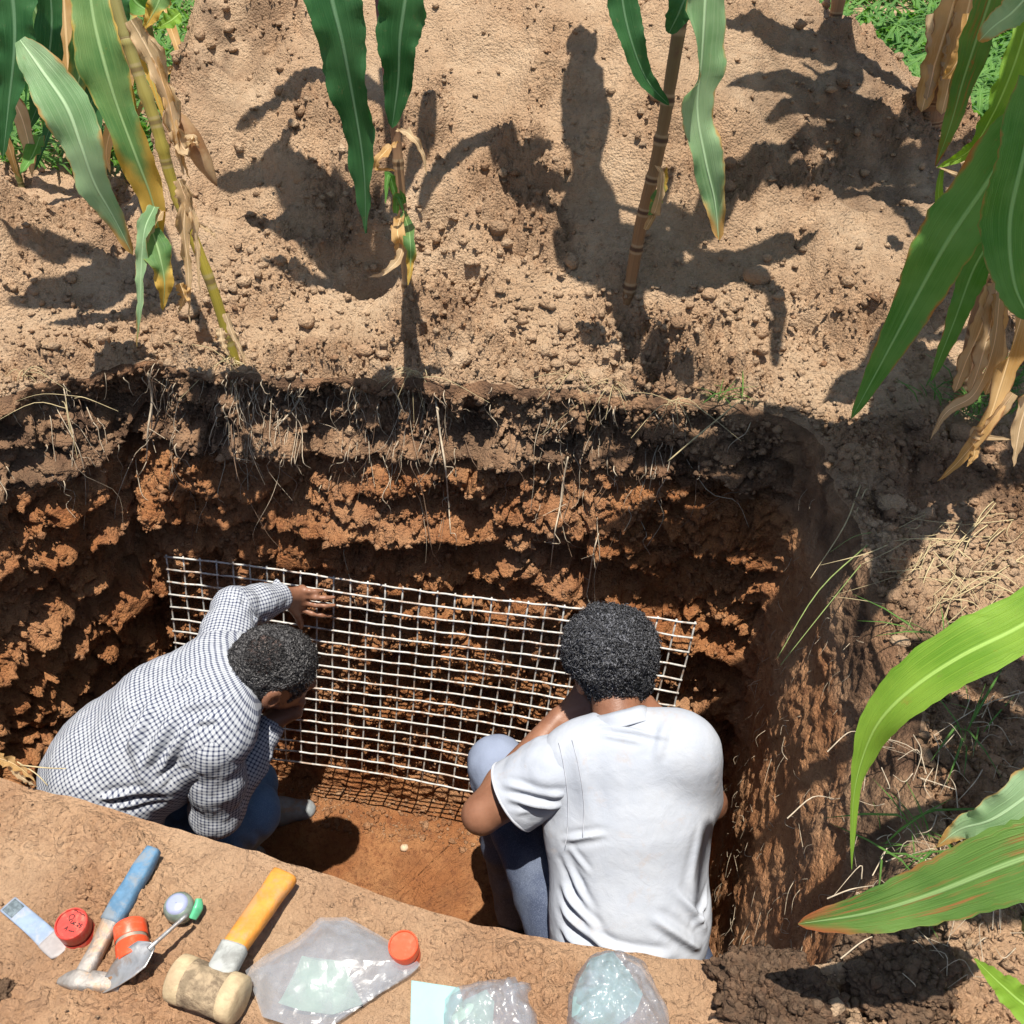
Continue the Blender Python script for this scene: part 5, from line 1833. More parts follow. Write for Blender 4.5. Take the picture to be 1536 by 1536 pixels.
# --- left rim: bent yellow stalk with a pale broad leaf and dry husks
b = G(352, 535)
t = maize('yellowing maize plant bent over the left rim with pale leaves and dry husks', base=b)
yb = b[1]
cs = [b - A(0, 0, .04), ony(318, 430, yb + .0), ony(262, 285, yb + .01), ony(235, 190, yb + .02), ony(195, 75, yb + .04), ony(168, -10, yb + .06)]
stalk(t, cs + [cs[-1] + unit(cs[-1] - cs[-2]) * .6], [.013, .0125, .0125, .0135, .013, .013, .009], M['stalk_yellow'], 8)
leaf(t, [D(30, 60, 2.12), D(62, 105, 2.08), D(100, 160, 2.05), D(122, 220, 2.05), D(142, 275, 2.07), D(170, 325, 2.1), D(199, 382, 2.13)], .094, M['leaf_pale'], up=-FW + UP * .4, wav=.11, freq=2.6, base=.25, peak=.3, tip=.75, twist=(-10, 10, -5), fold=.12)
leaf(t, [D(130, -60, 2.15), D(140, 25, 2.12), D(158, 100, 2.1), D(178, 165, 2.1), D(204, 235, 2.1), D(228, 300, 2.12), D(240, 360, 2.14), D(246, 460, 2.16)], .090, M['leaf_turning'], up=-FW + UP * .3, wav=.11, freq=3.1, base=.8, peak=.3, tip=.75, twist=(20, 0, 10, 0, -25))
leaf(t, [D(232, 310, 2.12), D(217, 345, 2.1), D(212, 400, 2.1), D(210, 460, 2.1), D(205, 520, 2.12)], .032, M['leaf_pale'], up=-FW, wav=.2, freq=4, base=.8, peak=.2, n=30)
leaf(t, [D(250, 312, 2.13), D(240, 322, 2.11), D(224, 350, 2.1), D(222, 365, 2.1)], .018, M['leaf_dry'], up=-FW, wav=.3, n=16, name='husk')
leaf(t, [D(228, 345, 2.12), D(240, 385, 2.1), D(247, 425, 2.1), D(244, 466, 2.12)], .060, M['leaf_turning'], up=-FW, wav=.2, freq=3, base=.6, peak=.3, n=26, twist=(0, 20))
for pts, w_, mk, nm in (
        ([(196, 30), (222, 75), (250, 140), (262, 200), (276, 262)], .055, 'leaf_dry', 'husk'),
        ([(232, 85), (252, 150), (268, 215), (284, 268)], .030, 'leaf_amber', 'husk'),
        ([(262, 195), (278, 225), (290, 205), (298, 222)], .045, 'leaf_dry', 'husk'),
        ([(268, 270), (278, 300), (276, 345), (282, 400), (285, 486)], .040, 'leaf_dry', 'husk'),
        ([(272, 280), (290, 330), (296, 380), (300, 440)], .022, 'leaf_dry', 'husk'),
        ([(270, 425), (276, 445), (268, 470)], .03, 'leaf_amber', 'husk'),
        ([(338, 470), (348, 500), (362, 528), (368, 548)], .02, 'leaf_dry', 'husk'),
        ([(296, 335), (318, 350), (324, 358)], .012, 'leaf_dry', 'husk'),
        ([(330, 492), (334, 515), (345, 535)], .03, 'leaf_dry', 'husk')):
    leaf(t, [D(x, y, 2.16) for x, y in pts], w_, M[mk], up=-FW, wav=.3, freq=4, base=.7, peak=.3, n=26, ragged=.35, name=nm, twist=(0, 30, -20))
# cob in its dry husk
V_, Q_, _ = lathe([(0, .002), (.02, .016), (.06, .022), (.11, .018), (.15, .006), (.16, .001)], D(262, 165, 2.2), D(296, 226, 2.2), 18)
MB().add(V_, Q_).build('cob', M['leaf_dry'], t)
for i, (z, path, w_) in enumerate([(1.3, [(200, 420), (110, 430), (10, 450)], .16), (1.4, [(120, 370), (60, 370), (0, 330)], .09), (1.45, [(180, 300), (120, 250), (60, 230)], .12), (1.35, [(260, 440), (180, 470), (60, 475)], .09)]):
    shade_leaf(t, cs[-1] + unit(cs[-1] - cs[-2]) * max(.05, (z - cs[-1][2] - .1)), path, z, w_, M['leaf_green'], 300 + i)

# --- far left edge
b = G(30, 275)
t = maize('dark maize plant at the left edge of the picture with a wide hanging leaf', base=b)
stalk(t, [b - A(0, 0, .05), ony(8, 195, b[1]), ony(-30, 60, b[1]), ony(-50, -40, b[1])], [.012, .012, .012, .010], M['stalk_green'], 6)
leaf(t, [D(-10, -120, 2.3), D(18, -10, 2.3), D(22, 70, 2.3), D(14, 150, 2.32), D(4, 240, 2.34)], .12, M['leaf_deep'], up=-FW, wav=.06, base=.9, peak=.3)
leaf(t, [D(-5, 180, 2.4), D(12, 215, 2.4), D(24, 255, 2.42), D(32, 268, 2.44)], .022, M['leaf_amber'], up=-FW, n=14, name='husk')
leaf(t, [D(60, 205, 2.8), D(48, 235, 2.75), D(30, 262, 2.7)], .05, M['leaf_green'], up=-FW, n=16)
leaf(t, [D(95, 120, 2.9), D(75, 190, 2.85), D(52, 255, 2.8)], .04, M['leaf_deep'], up=-FW, n=16)
for pp, w_, mk in (([(70, -60), (78, 40), (62, 140), (40, 200)], .075, 'leaf_deep'), ([(-20, 20), (20, 60), (52, 120), (66, 190)], .06, 'leaf_green'), ([(120, -30), (128, 60), (110, 160), (100, 230)], .065, 'leaf_turning'),
                   ([(160, 30), (150, 110), (128, 190), (126, 250)], .05, 'leaf_deep'), ([(0, 120), (30, 170), (46, 230), (48, 265)], .045, 'leaf_dry'), ([(190, 60), (182, 140), (160, 220), (165, 260)], .045, 'leaf_amber')):
    leaf(t, [D(x, y, 2.75 + .02 * i) for i, (x, y) in enumerate(pp)], w_, M[mk], up=-FW, wav=.12, freq=3, n=24, twist=(0, 25))

# --- maize standing behind the left mound
lab = {0: 'yellow and brown maize plant standing behind the pale bent one', 1: 'drying maize plant with amber leaves beyond the left mound', 2: 'green maize plant at the top left beside the heap'}
for k, (gx_, gy_, lv) in enumerate([
        ((120, 235), 3.05, [([(30, -60), (55, 20), (80, 70), (105, 110)], .10, 'leaf_turning'), ([(95, -20), (100, 60), (105, 130), (112, 175)], .10, 'leaf_amber'), ([(120, 60), (140, 140), (145, 250)], .07, 'leaf_deep')]),
        ((185, 150), 3.2, [([(70, -30), (110, 10), (150, 40)], .08, 'leaf_turning'), ([(150, 60), (185, 95), (200, 130)], .06, 'leaf_amber'), ([(100, 40), (130, 60), (160, 90), (170, 180)], .07, 'leaf_dry')]),
        ((215, 70), 3.5, [([(180, -40), (205, 5), (235, 20), (262, 38)], .09, 'leaf_green'), ([(250, -30), (235, 10), (215, 45)], .08, 'leaf_turning'), ([(170, -50), (180, 10), (172, 70)], .09, 'leaf_deep'), ([(270, 20), (255, 32), (235, 42)], .06, 'leaf_lime')])]):
    b = ony(*gx_, gy_); b[2] = ground_z(b[0], b[1])
    t = maize(lab[k], base=b)
    stalk(t, [b, b + A(.03, .02, .5), b + A(.02, .02, 1.3)], [.014, .013, .010], M[('stalk_dry', 'stalk_yellow', 'stalk_green')[k]], 7)
    for i, (pp, w_, mk) in enumerate(lv):
        leaf(t, [D(x, y, gy_ + .12 - .04 * i) for x, y in pp], w_, M[mk], up=-FW, wav=.12, freq=3, base=.6, peak=.35, n=28, twist=(0, 25))
    for i in range(5):
        az = 40 + i * 137
        r_ = b + A(.02, .02, .25 + .14 * i)
        upper_leaf(t, r_, az, .45 + .05 * i, .12, .2, .07, M[('leaf_turning', 'leaf_amber', 'leaf_deep')[(i + k) % 3]], 400 + 10 * k + i)

# --- right edge: big drooping leaves over a dried sheath
b = G(1448, 585)
t = maize('maize plant on the right bank with long drooping green leaves over a dry sheath', base=b)
yb = b[1]
stalk(t, [b - A(0, 0, .05), ony(1466, 480, yb), ony(1500, 330, yb), ony(1545, 150, yb), ony(1590, -50, yb), ony(1590, -50, yb) + A(.03, 0, .7)], [.017, .017, .016, .015, .014, .010], M['stalk_dry'], 8)
for pp, w_, mk in (([(1496, 425), (1488, 480), (1470, 545), (1455, 590)], .05, 'leaf_dry'), ([(1490, 430), (1472, 490), (1448, 545), (1432, 588)], .045, 'leaf_dry'), ([(1498, 440), (1500, 500), (1492, 555), (1478, 592)], .04, 'leaf_amber'), ([(1470, 420), (1486, 412), (1500, 428)], .03, 'leaf_dry')):
    leaf(t, [D(x, y, 2.10) for x, y in pp], w_, M[mk], up=-FW, wav=.2, freq=3, base=.9, peak=.2, tip=.4, n=24, name='husk', curl=.4)
leaf(t, [D(1590, 150, 1.92), D(1528, 205, 1.9), D(1470, 290, 1.88), D(1420, 365, 1.88), D(1375, 445, 1.9), D(1330, 530, 1.92), D(1277, 628, 1.96)], .118, M['leaf_green'], up=-FW + UP * .4 + RT * -.2, wav=.07, freq=2.6, base=.5, peak=.42, tip=.85, fold=.14)
leaf(t, [D(1560, 120, 1.82), D(1536, 230, 1.8), D(1515, 330, 1.8), D(1520, 420, 1.8), D(1545, 480, 1.8)], .115, M['leaf_green'], up=-FW, wav=.06, freq=2, base=.8, peak=.4, tip=.6, twist=(0, -20))
leaf(t, [D(1500, 340, 2.0), D(1462, 400, 1.99), D(1432, 480, 1.99), D(1396, 572, 2.02)], .062, M['leaf_green'], up=-FW + UP * .3, wav=.08, base=.6, peak=.3, tip=.8)
leaf(t, [D(1412, 255, 1.95), D(1408, 300, 1.94), D(1424, 345, 1.94), D(1452, 356, 1.95), D(1482, 340, 1.97)], .020, M['leaf_lime'], up=-FW, wav=.1, base=.4, n=22)
leaf(t, [D(1545, 20, 2.05), D(1520, 100, 2.03), D(1490, 170, 2.02), D(1455, 225, 2.02), D(1405, 252, 2.04)], .060, M['leaf_lime'], up=-FW + UP * .3, wav=.09, base=.8, peak=.3, tip=1.0, twist=(0, 30))
leaf(t, [D(1505, -60, 2.1), D(1478, 20, 2.1), D(1448, 110, 2.1), D(1425, 190, 2.1), D(1403, 250, 2.12)], .066, M['leaf_rust'], up=-FW + UP * .2, wav=.08, base=.8, peak=.3, twist=(0, -20))
leaf(t, [D(1560, -30, 1.9), D(1522, 15, 1.9), D(1490, 40, 1.9), D(1468, 62, 1.92)], .055, M['leaf_pale'], up=-FW, wav=.06, base=.8, peak=.3, tip=.7)
leaf(t, [D(1440, 235, 2.05), D(1450, 250, 2.04), D(1445, 265, 2.04), D(1405, 250, 2.04)], .026, M['leaf_dry'], up=-FW, n=14, name='husk')
for pp, w_, mk in (([(1545, 380), (1535, 460), (1515, 530), (1500, 580), (1478, 640), (1440, 690), (1406, 722)], .052, 'leaf_amber'), ([(1500, 440), (1490, 520), (1462, 590), (1420, 618), (1395, 660)], .034, 'leaf_dry'),
                   ([(1520, 590), (1480, 640), (1462, 652), (1520, 660)], .03, 'leaf_dry'), ([(1560, 520), (1548, 580), (1530, 640), (1520, 700)], .05, 'leaf_dry'), ([(1458, 655), (1462, 680), (1450, 700)], .02, 'leaf_amber')):
    leaf(t, [D(x, y, 1.97) for x, y in pp], w_, M[mk], up=-FW, wav=.16, freq=3, base=.6, peak=.35, n=30, twist=(0, 35, -25, 10), name='dry_leaf')
for i, (z, path, w_) in enumerate([(1.5, [(1400, 560), (1310, 560), (1240, 590)], .16), (1.6, [(1420, 640), (1330, 640), (1230, 680)], .16), (1.55, [(1450, 700), (1380, 715), (1290, 720)], .14), (1.7, [(1470, 330), (1400, 340), (1330, 300)], .13),
                                  (1.65, [(1430, 440), (1370, 480), (1300, 530)], .12), (1.6, [(1536, 640), (1536, 700), (1500, 740)], .12), (1.75, [(1480, 250), (1400, 250), (1290, 220)], .16), (1.7, [(1536, 520), (1480, 640), (1400, 690)], .10)]):
    f = ony(1590, -50, yb) + A(.02, 0, 0)
    f[2] = z - .12
    shade_leaf(t, f, path, z, w_, M['leaf_green'], 500 + i)

for i, (z, path, w_) in enumerate([(1.55, [(.36, 1.86), (.12, 1.85), (-.24, 1.80)], .12), (1.65, [(.40, 1.94), (.1, 1.93), (-.26, 1.90)], .11), (1.6, [(.40, 1.80), (.26, 1.70), (.10, 1.64)], .13), (1.75, [(.42, 1.76), (.32, 1.58), (.22, 1.46)], .12), (1.7, [(.38, 1.76), (.24, 1.62), (.08, 1.56)], .11), (1.5, [(.42, 1.72), (.38, 1.52), (.34, 1.36)], .10)]):
    f = ony(1590, -50, yb) + A(.0, 0, 0)
    f[2] = z - .08
    shade_at(t, f, path, z, w_, M['leaf_green'], 900 + i)

# --- thick dead stalk wrapped in brown husks, top right
b = G(1400, 172)
t = maize('dead maize stalk wrapped in thick brown husks at the edge of the spoil heap', base=b)
yb = b[1]
e1 = ony(1425, 60, yb + .02); e2 = ony(1450, -40, yb + .04)
stalk(t, [b - A(0, 0, .05), ony(1405, 130, yb), e1, e2, e2 + A(.02, 0, .9)], [.040, .044, .046, .036, .014], M['stalk_dry'], 6)
for pp, w_ in (([(1440, -30), (1420, 40), (1398, 110), (1382, 168)], .10), ([(1460, -20), (1440, 60), (1425, 120), (1412, 172)], .09), ([(1445, 20), (1428, 80), (1418, 130)], .07), ([(1400, 20), (1402, 90), (1390, 150)], .06)):
    leaf(t, [D(x, y, np.linalg.norm(b - CAM) - .10) for x, y in pp], w_, M['leaf_dry' if w_ < .08 else 'leaf_amber'], up=-FW, wav=.12, base=.9, peak=.3, tip=.35, n=22, name='husk', curl=.5)
leaf(t, [D(1452, 20, 2.6), D(1446, 70, 2.6), D(1428, 105, 2.6), D(1414, 118, 2.62)], .05, M['leaf_amber'], up=-FW, wav=.1, n=18, name='dry_leaf')
for i, (z, path, w_) in enumerate([(1.45, [(1380, 190), (1290, 160), (1190, 110), (1090, 110)], .12), (1.55, [(1400, 230), (1300, 240), (1200, 260), (1080, 290)], .12), (1.5, [(1380, 140), (1290, 80), (1200, 30)], .11), (1.65, [(1400, 270), (1330, 290), (1250, 290)], .10), (1.6, [(1340, 210), (1240, 205), (1130, 230)], .07), (1.7, [(1400, 180), (1330, 200), (1270, 120), (1200, 80)], .06)]):
    f = e2 + A(.01, 0, 0); f[2] = z - .1
    shade_leaf(t, f, path, z, w_, M['leaf_rust'], 600 + i)
# --- stalk on the right shoulder of the heap
b = ony(1252, 35, 3.35); b[2] = ground_z(b[0], b[1])
t = maize('bare brown maize stalk standing on the right shoulder of the heap', base=b)
stalk(t, [b - A(0, 0, .1), b + A(.0, 0, .3), b + A(.03, .02, 1.2)], [.020, .018, .012], M['stalk_dry'], 7)
for i, (z, path, w_) in enumerate([(1.25, [(1240, 60), (1170, 50), (1080, 20)], .12), (1.3, [(1280, 90), (1230, 130), (1150, 160)], .10)]):
    shade_leaf(t, b + A(.02, .01, z - .2 - b[2]), path, z, w_, M['leaf_deep'], 700 + i)
# --- stems at the right edge behind
b = G(1530, 130)
t = maize('rust coloured maize stalk leaning at the right edge of the picture', base=b)
stalk(t, [b + A(.1, 0, -.05), ony(1520, 90, b[1]), ony(1560, -20, b[1]), ony(1600, -120, b[1])], [.024, .024, .022, .015], M['stalk_dry'], 5)
leaf(t, [D(1545, 20, 2.6), D(1520, 80, 2.6), D(1500, 110, 2.6)], .05, M['leaf_amber'], up=-FW, n=16, name='husk')

# --- near plant just outside the right edge: its leaves reach into the picture
nb3 = D(1740, 1120, 1.30)
b = A(nb3[0], nb3[1], ZR)
t = maize('near maize plant whose lime leaves reach over the right bank from the right edge', base=b)
stalk(t, [b - A(0, 0, .03), b + A(.01, 0, .7), b + A(.0, .02, 1.6), b + A(-.02, .03, 2.2)], [.016, .015, .013, .009], M['stalk_green'], 9)
leaf(t, [D(1660, 880, 1.22), D(1590, 905, 1.2), D(1520, 945, 1.19), D(1440, 985, 1.19), D(1372, 1030, 1.2), D(1322, 1078, 1.22), D(1296, 1130, 1.25), D(1280, 1200, 1.28), D(1278, 1304, 1.32)], .078, M['leaf_lime'], up=A(-.1, -.15, 1), wav=.05, freq=2, base=.6, peak=.33, tip=1.25, fold=.16, twist=(0, 0, 10, 30, 40))
leaf(t, [D(1680, 1230, 1.20), D(1590, 1268, 1.19), D(1500, 1300, 1.19), D(1400, 1340, 1.2), D(1300, 1370, 1.21), D(1197, 1386, 1.23)], .082, M['leaf_rust'], up=A(-.1, -.5, 1), wav=.025, freq=2, base=.5, peak=.38, tip=.72, fold=.12)
leaf(t, [D(1640, 1120, 1.22), D(1560, 1180, 1.21), D(1490, 1228, 1.22), D(1440, 1244, 1.24), D(1405, 1270, 1.25)], .052, M['leaf_pale'], up=A(-.1, -.3, 1), wav=.08, base=.6, peak=.3, twist=(0, 20))
leaf(t, [D(1620, 1540, 1.15), D(1550, 1515, 1.15), D(1505, 1480, 1.17), D(1462, 1438, 1.2)], .045, M['leaf_lime'], up=A(-.1, -.3, 1), wav=.06, base=.7, peak=.3)
for i, (z, path, w_) in enumerate([(1.55, [(.62, 1.02), (.52, .98), (.45, .95), (.36, .92)], .12), (1.65, [(.60, 1.10), (.52, 1.14), (.44, 1.16), (.34, 1.20)], .12), (1.6, [(.64, .95), (.54, .86), (.45, .82), (.40, .78)], .11), (1.75, [(.66, 1.2), (.52, 1.28), (.40, 1.32)], .14), (1.8, [(.60, 1.0), (.50, 1.05), (.40, 1.05)], .12), (1.5, [(.55, 1.10), (.34, 1.16), (.18, 1.20), (.17, 1.03)], .05)]):
    shade_at(t, b + A(0, .01, z - .1), path, z, w_, M['leaf_lime'], 800 + i)
# ------------------------------------------------------------------ weeds, straw, roots (nobody could count them)
M['weed'] = leaf_material('weed', (.05, .15, .02), (.13, .27, .05))
M['straw'] = plain('straw', (.50, .40, .22), .7, .3, 30)
M['straw_green'] = plain('straw_green', (.22, .28, .09), .7, .3, 30)
M['root'] = plain('root', (.52, .42, .30), .8, .35, 60, .2)
M['root_dark'] = plain('root_dark', (.22, .14, .09), .85, .35, 60, .2)


def blades(name, label, roots, hmin, hmax, wd, mat, lean=.6, parent=None):
    n = len(roots)
    az = RNG.uniform(0, 6.28, n)
    h = RNG.uniform(hmin, hmax, n)
    out = np.stack([np.cos(az), np.sin(az), np.zeros(n)], 1)
    sd = np.stack([-np.sin(az), np.cos(az), np.zeros(n)], 1)
    V, UV = [], []
    for f, ww in ((0, .5), (.35, 1.0), (.7, .8), (1.0, .05)):
        c = roots + out * (h * lean * f ** 1.6)[:, None] + UP * (h * (f - .35 * lean * f * f))[:, None]
        V += [c - sd * (wd * ww * h / hmax)[:, None], c + sd * (wd * ww * h / hmax)[:, None]]
        UV += [np.tile([[.1, f]], (n, 1)), np.tile([[.9, f]], (n, 1))]
    V = np.stack(V, 1).reshape(-1, 3)
    UV = np.stack(UV, 1).reshape(-1, 2)
    q = np.array([[0, 1, 3, 2], [2, 3, 5, 4], [4, 5, 7, 6]])
    Q = (q[None] + (np.arange(n) * 8)[:, None, None]).reshape(-1, 4)
    return tag(link(name, mesh_np(name, V, Q, uv=UV), parent, mat), label, kind='stuff')


def scatter_ground(x0, x1, y0, y1, n):
    x = RNG.uniform(x0, x1, n); y = RNG.uniform(y0, y1, n)
    keep = perlin(np.column_stack([x * 1.6, y * 1.6, np.zeros(n)])) > -.35
    x, y = x[keep], y[keep]
    return np.column_stack([x, y, ground_z(x, y)])


r_ = scatter_ground(.1, 3.2, 3.7, 8.5, 16000)
r_ = r_[(r_[:, 2] < .35)]
blades('weeds', 'bright green low weeds growing beyond the right end of the heap', r_, .05, .19, .014, M['weed'], 1.1)
r_ = scatter_ground(-6.0, -1.9, 3.25, 7.5, 14000)
r_ = r_[(r_[:, 2] < .25)]
blades('weeds', 'green weeds growing beyond the left mound under the maize', r_, .05, .20, .012, M['weed'], 1.1)
r_ = np.vstack([G(x, y) + RNG.normal(0, .035, (45, 3)) * A(1, 1, 0) for x, y in ((1480, 610), (1500, 580), (1440, 600))])
blades('grass', 'fresh green grass tufts at the foot of the right maize plant', r_, .02, .07, .0035, M['weed'], 1.2)
r_ = np.vstack([G(x, y) + RNG.normal(0, .02, (14, 3)) * A(1, 1, 0) for x, y in ((1350, 1290), (1380, 1262), (1460, 1090), (1420, 970), (1075, 600))])
blades('grass', 'thin green grass blades on the dark right bank', r_, .02, .09, .0022, M['weed'], 1.6)


def strands(name, label, paths, rad, mat, parent=None, kind='stuff'):
    mb = MB()
    for pth, rr in zip(paths, rad):
        mb.tube(pth, [rr, rr * .8, rr * .4], 4, n=max(6, len(pth) * 3), caps=False)
    return tag(mb.build(name, mat, parent), label, kind=kind)


def surf(px, py):
    return G(px, py)


# cut straw lying on the right bank
paths, rad = [], []
def straw(x, y, x2, y2, bow=8, lift=.012, r=.0016):
    m_ = ((x + x2) / 2 + RNG.normal(0, bow), (y + y2) / 2 + RNG.normal(0, bow))
    paths.append([G(x, y, .004), G(*m_, lift), G(x2, y2, .004)]); rad.append(r)
for a_ in ((1290, 730, 1215, 870), (1300, 735, 1280, 780), (1500, 745, 1450, 815), (1498, 750, 1420, 830), (1536, 780, 1440, 790), (1455, 815, 1330, 815), (1536, 835, 1390, 915), (1400, 830, 1460, 900), (1410, 900, 1480, 940),
           (1380, 900, 1375, 870), (1536, 900, 1450, 870), (1330, 820, 1230, 850), (1536, 960, 1440, 930), (1400, 840, 1378, 895), (1480, 790, 1445, 830), (1536, 850, 1500, 845), (1500, 870, 1420, 905), (1460, 860, 1536, 890)):
    straw(*a_)
for _ in range(60):
    x, y = RNG.uniform(1330, 1536), RNG.uniform(770, 930)
    a_ = RNG.normal(2.6, .6); L = RNG.uniform(20, 90)
    straw(x, y, x + L * math.cos(a_), y + L * math.sin(a_), 6, .010, RNG.uniform(.0006, .0013))
strands('dry_straw', 'dry straw stems scattered on the sunlit right bank', paths, rad, M['straw'])
paths, rad = [], []
for _ in range(110):
    x, y = RNG.uniform(1270, 1536), RNG.uniform(1040, 1480)
    a_ = RNG.uniform(0, 6.28); L = RNG.uniform(20, 70)
    straw(x, y, x + L * math.cos(a_), y + L * math.sin(a_), 12, RNG.uniform(.006, .03), RNG.uniform(.0004, .0011))
for a_ in ((1536, 1040, 1400, 1105), (1400, 1105, 1400, 1180), (1240, 1130, 1290, 1100), (1300, 1105, 1395, 1150), (1240, 1350, 1310, 1330), (1180, 1230, 1250, 1200), (1536, 1370, 1510, 1335), (1270, 1370, 1340, 1400), (1260, 1440, 1330, 1400), (1340, 1400, 1365, 1460)):
    straw(*a_, 10, .02, .0012)
strands('dry_roots', 'fine dry roots and stems over the dark right bank', paths, rad, M['root'])
paths, rad = [], []
straw(1300, 820, 1165, 990, 6, .02, .0016); straw(1290, 850, 1170, 1000, 6, .02, .0012); straw(1310, 800, 1245, 830, 5, .02, .001)
strands('grass_stems', 'green yellow grass stems bent over the right rim', paths, rad, M['straw_green'])

# roots hanging from the rim and through the wall
rimpts = P_w.reshape(NS, NW, 3)
bk = np.where((back[::NW] > .6))[0]
paths, rad, paths2, rad2 = [], [], [], []
rcen = np.array([bk[np.argmin(np.linalg.norm(rimpts[bk, 0, :2] - G(x, y)[:2], axis=1))] for x, y in ((110, 590), (350, 545), (385, 545), (450, 560), (610, 560), (650, 565), (680, 565), (850, 565), (900, 580), (1000, 600), (240, 560), (540, 560))])
for _ in range(380):
    s_ = int(np.clip(RNG.choice(rcen) + RNG.normal(0, 10), bk.min(), bk.max())) if RNG.random() < .75 else RNG.choice(bk)
    v0 = int(NW * abs(RNG.normal(0, .09)) + 1)
    L = RNG.uniform(.03, .16) * (2.4 if RNG.random() < .22 else 1)
    p0 = rimpts[s_, min(v0, NW - 2)]
    inn = -np.append(nout[s_], 0)
    k_ = 5
    pth = [p0 - inn * .01]
    cur = p0 + inn * RNG.uniform(.004, .025)
    drift = RNG.normal(0, .25, 3) * A(1, .4, 0)
    for i in range(k_):
        pth.append(cur.copy())
        cur = cur + (A(0, 0, -1) + drift + RNG.normal(0, .35, 3)) * L / k_
        vi = int(np.clip((ZR - cur[2]) / (ZR - ZF) * NW, 0, NW - 1))
        q_ = rimpts[s_, vi]
        dd_ = (cur - q_) @ inn
        if dd_ < .006: cur = cur + inn * (.008 - dd_)
        if dd_ > .05: cur = cur - inn * .02
    (paths if RNG.random() < .6 else paths2).append(pth)
    (rad if len(paths) > len(rad) else rad2).append(RNG.uniform(.0006, .0017))
strands('hanging_roots', 'pale fine roots hanging out of the cut rim', paths, rad, M['root'])
strands('dark_roots', 'dark fine roots hanging out of the cut rim', paths2, rad2, M['root_dark'])


rw = np.where((rgt[::NW] > .7) & (rim[:, 1] > .85))[0]
paths, rad = [], []
for _ in range(240):
    s_ = RNG.choice(rw); v_ = RNG.integers(6, NW - 60)
    p0 = rimpts[s_, v_]
    inn = -np.append(nout[s_], 0)
    L = RNG.uniform(.02, .09)
    a_ = RNG.normal(0, .7)
    dv = A(0, math.sin(a_), -abs(math.cos(a_)))
    paths.append([p0 - inn * .004, p0 + inn * .006 + dv * L * .5 + RNG.normal(0, .006, 3), p0 + inn * .010 + dv * L])
    rad.append(RNG.uniform(.0004, .0009))
strands('root_hairs', 'fine root hairs sticking out of the scraped right pit wall', paths, rad, M['root'])


def on_wall(px, py, off=.02):
    """point a little in front of the back wall on the sight line"""
    r = ray(px, py)
    d_ = rimpts[bk].reshape(-1, 3) - CAM
    tt_ = d_ @ r
    e_ = np.linalg.norm(d_ - tt_[:, None] * r, axis=1)
    m_ = e_ < .012
    return CAM + r * ((np.percentile(tt_[m_], 10) if m_.any() else 2.5) - off)


for lbl, pp, r0 in (('thick pale root hanging straight down left of the middle', [(222, 560), (228, 600), (222, 645), (220, 692)], .0026),
                    ('long branching pale root hanging in the middle of the wall', [(645, 560), (655, 610), (660, 650), (668, 700), (672, 745), (676, 800)], .0022),
                    ('thin pale root running down to the grid right of the middle', [(852, 685), (845, 720), (840, 760), (832, 800), (826, 850)], .0019),
                    ('kinked pale root under the left bent plant', [(452, 560), (448, 600), (425, 630), (410, 645)], .0018),
                    ('faint root crossing the shaded wall behind the curly head', [(898, 800), (890, 830), (884, 870), (880, 892)], .0014)):
    P3 = [on_wall(*a_) for a_ in pp]
    r0 *= 1.25
    mb = MB().tube(P3, [r0, r0, r0 * .5], 6, n=24)
    for _ in range(4):
        i = RNG.integers(1, len(P3))
        a_ = P3[i]
        mb.tube([a_, a_ + RNG.normal(0, .012, 3) + A(0, -.004, -.015), a_ + RNG.normal(0, .02, 3) + A(0, -.006, -.035)], [r0 * .5, r0 * .25], 4, n=8, caps=False)
    tag(mb.build('root', M['root']), lbl, 'root', 'large roots hanging in the pit')
P3 = [on_wall(1002, 692, .05), on_wall(1045, 655, .06), G(1110, 610, .02)]
tag(MB().tube(P3, [.0018, .0022, .0014], 6, n=16).build('twig', M['straw']), 'straight dry twig sticking out of the right end of the rim', 'twig')
# tufts of dry grass on the rim
paths, rad = [], []
for cx, cy, k_ in ((620, 560, 16), (860, 565, 22), (100, 600, 6), (350, 540, 14), (920, 580, 14), (40, 560, 8), (1010, 600, 8)):
    c_ = G(cx, cy)
    for _ in range(k_):
        dv = A(RNG.normal(0, .05), -abs(RNG.normal(.03, .03)), RNG.normal(-.02, .03))
        paths.append([c_ + RNG.normal(0, .012, 3) * A(1, 1, .3), c_ + dv * .6 + A(0, 0, .015), c_ + dv * 1.5 + A(0, 0, -.01)])
        rad.append(RNG.uniform(.0007, .0015))
strands('dry_grass', 'tufts of dry grass hanging over the back rim', paths, rad, M['straw'])

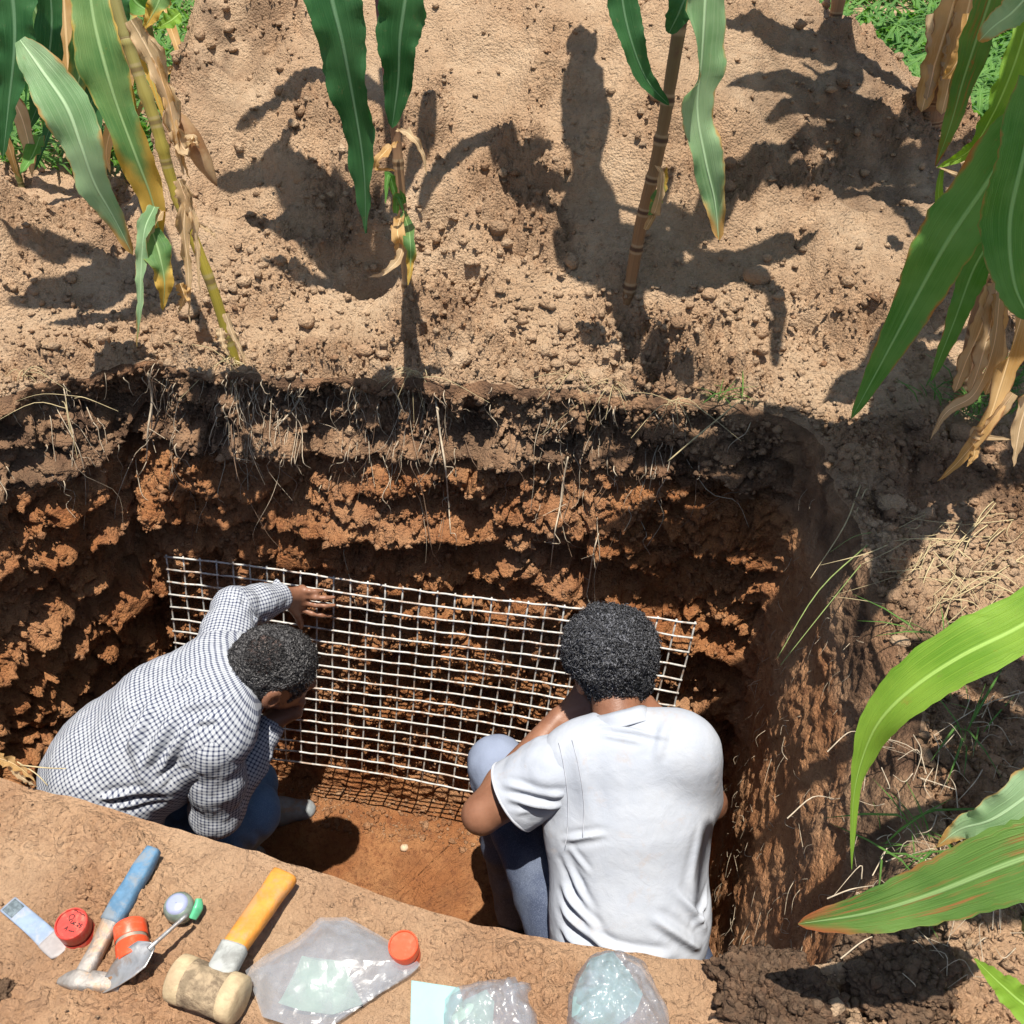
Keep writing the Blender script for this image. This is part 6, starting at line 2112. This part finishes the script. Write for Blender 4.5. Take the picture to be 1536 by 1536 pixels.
# ------------------------------------------------------------------ dark clumps, stones, dry leaf on the bench
def lump(name, label, cat, c, rx, ry, rz, seed, dark, red, detail=.22, parent=None):
    n, m = 90, 60
    th = np.linspace(0, 2 * math.pi, n, endpoint=False)
    ph = np.linspace(.02, math.pi - .02, m)
    T_, P_ = np.meshgrid(th, ph, indexing='ij')
    dr = np.stack([np.cos(T_) * np.sin(P_), np.sin(T_) * np.sin(P_), np.cos(P_)], -1).reshape(-1, 3)
    r = 1 + detail * fbm(dr * 2.2 + seed, 3) + detail * .42 * fbm(dr * 6 + seed, 2, billow=True) + detail * .10 * fbm(dr * 16 + seed, 2)
    V = dr * r[:, None] * A(rx, ry, rz) + c
    i = np.arange(n)[:, None]; j = np.arange(m - 1)[None]
    i2 = (i + 1) % n
    Q = np.stack([i * m + j, i * m + j + 1, i2 * m + j + 1, i2 * m + j], -1).reshape(-1, 4)
    T3 = None
    if max(rx, ry) > .05:      # crumbs sticking to a big clump
        k = RNG.choice(len(V), 900)
        sz_ = np.clip(np.exp(RNG.normal(math.log(.0042), .45, len(k))), .002, .010)
        cv = ICO_V[None] * (1 + .35 * RNG.uniform(-1, 1, (len(k), 12, 1))) * sz_[:, None, None] + V[k][:, None]
        T3 = (ICO_T[None] + (np.arange(len(k)) * 12)[:, None, None]).reshape(-1, 3) + len(V)
        V = np.vstack([V, cv.reshape(-1, 3)])
    o = link(name, mesh_np(name, V, Q, T3, attrs={'dark': np.full(len(V), dark) * RNG.uniform(.75, 1, len(V)), 'red': np.full(len(V), red)}), parent, SOIL, smoothed=False)
    return tag(o, label, cat)


lump('soil_clump', 'dark crumbly soil clump on the corner between bench and right bank', 'soil clump', G(1160, 1500) - A(0, 0, .01), .085, .065, .045, 3.0, 1.0, .1, .30)
lump('soil_clump', 'dark crumbly soil clump below the long rust spotted leaf', 'soil clump', G(1350, 1450) - A(0, 0, .015), .075, .07, .035, 9.0, .9, .1, .30)
lump('soil_clump', 'blurred dark clod cut by the bottom left edge of the picture', 'soil clump', G(5, 1495) + A(-.005, 0, .0), .016, .022, .018, 5.0, .9, .1, .25)
lump('stone', 'tan lump on the sunlit right bank beside the straw', 'stone', G(1338, 757), .030, .024, .020, 12.0, 0.0, .1, .12)
lump('stone', 'pale stone half buried in the shaded right bank', 'stone', G(1350, 962), .018, .012, .010, 15.0, 0.0, .0, .10)
lump('stone', 'brown clod on the dark bank under the dry maize leaves', 'stone', G(1372, 632), .024, .02, .018, 18.0, .6, .1, .15)
lump('stone', 'small orange stone in the upper left of the bench', 'stone', G(110, 1278), .010, .008, .006, 21.0, .25, .5, .12)
M['pebble'] = plain('pebble', (.55, .40, .27), .7, .2, 60, .2)
pb = onz(606, 1272, ZF + .02)
V_, Q_, _ = lathe([(0, .001), (.004, .011), (.010, .013), (.016, .010), (.019, .001)], pb - A(0, 0, .008), pb + A(.002, .001, .012), 14)
V_ = V_ + .0025 * perlin(V_ * 120)[:, None]
tag(MB().add(V_, Q_).build('pebble', M['pebble']), 'small pale pebble on the open pit floor between the two men', 'pebble')
t = thing('dry_leaf', 'curled dry leaf with pale strings on the left end of the bench rim', 'dry leaf', tuple(G(30, 1168)))
leaf(t, [G(-20, 1150, .02), G(10, 1158, .035), G(35, 1166, .03), G(58, 1180, .015)], .022, M['leaf_amber'], up=-FW, wav=.3, n=22, name='blade')
leaf(t, [G(20, 1160, .02), G(40, 1178, .02), G(60, 1186, .01)], .012, M['leaf_dry'], up=-FW, wav=.3, n=14, name='blade')
st_ = MB()
st_.tube([G(40, 1165, .03), G(80, 1172, .035), G(110, 1176, .04)], [.0012, .0008], 5, n=12)
st_.tube([G(35, 1160, .03), G(60, 1172, .02), G(75, 1185, .012)], [.0012, .0008], 5, n=12)
st_.build('string', M['straw'], t)
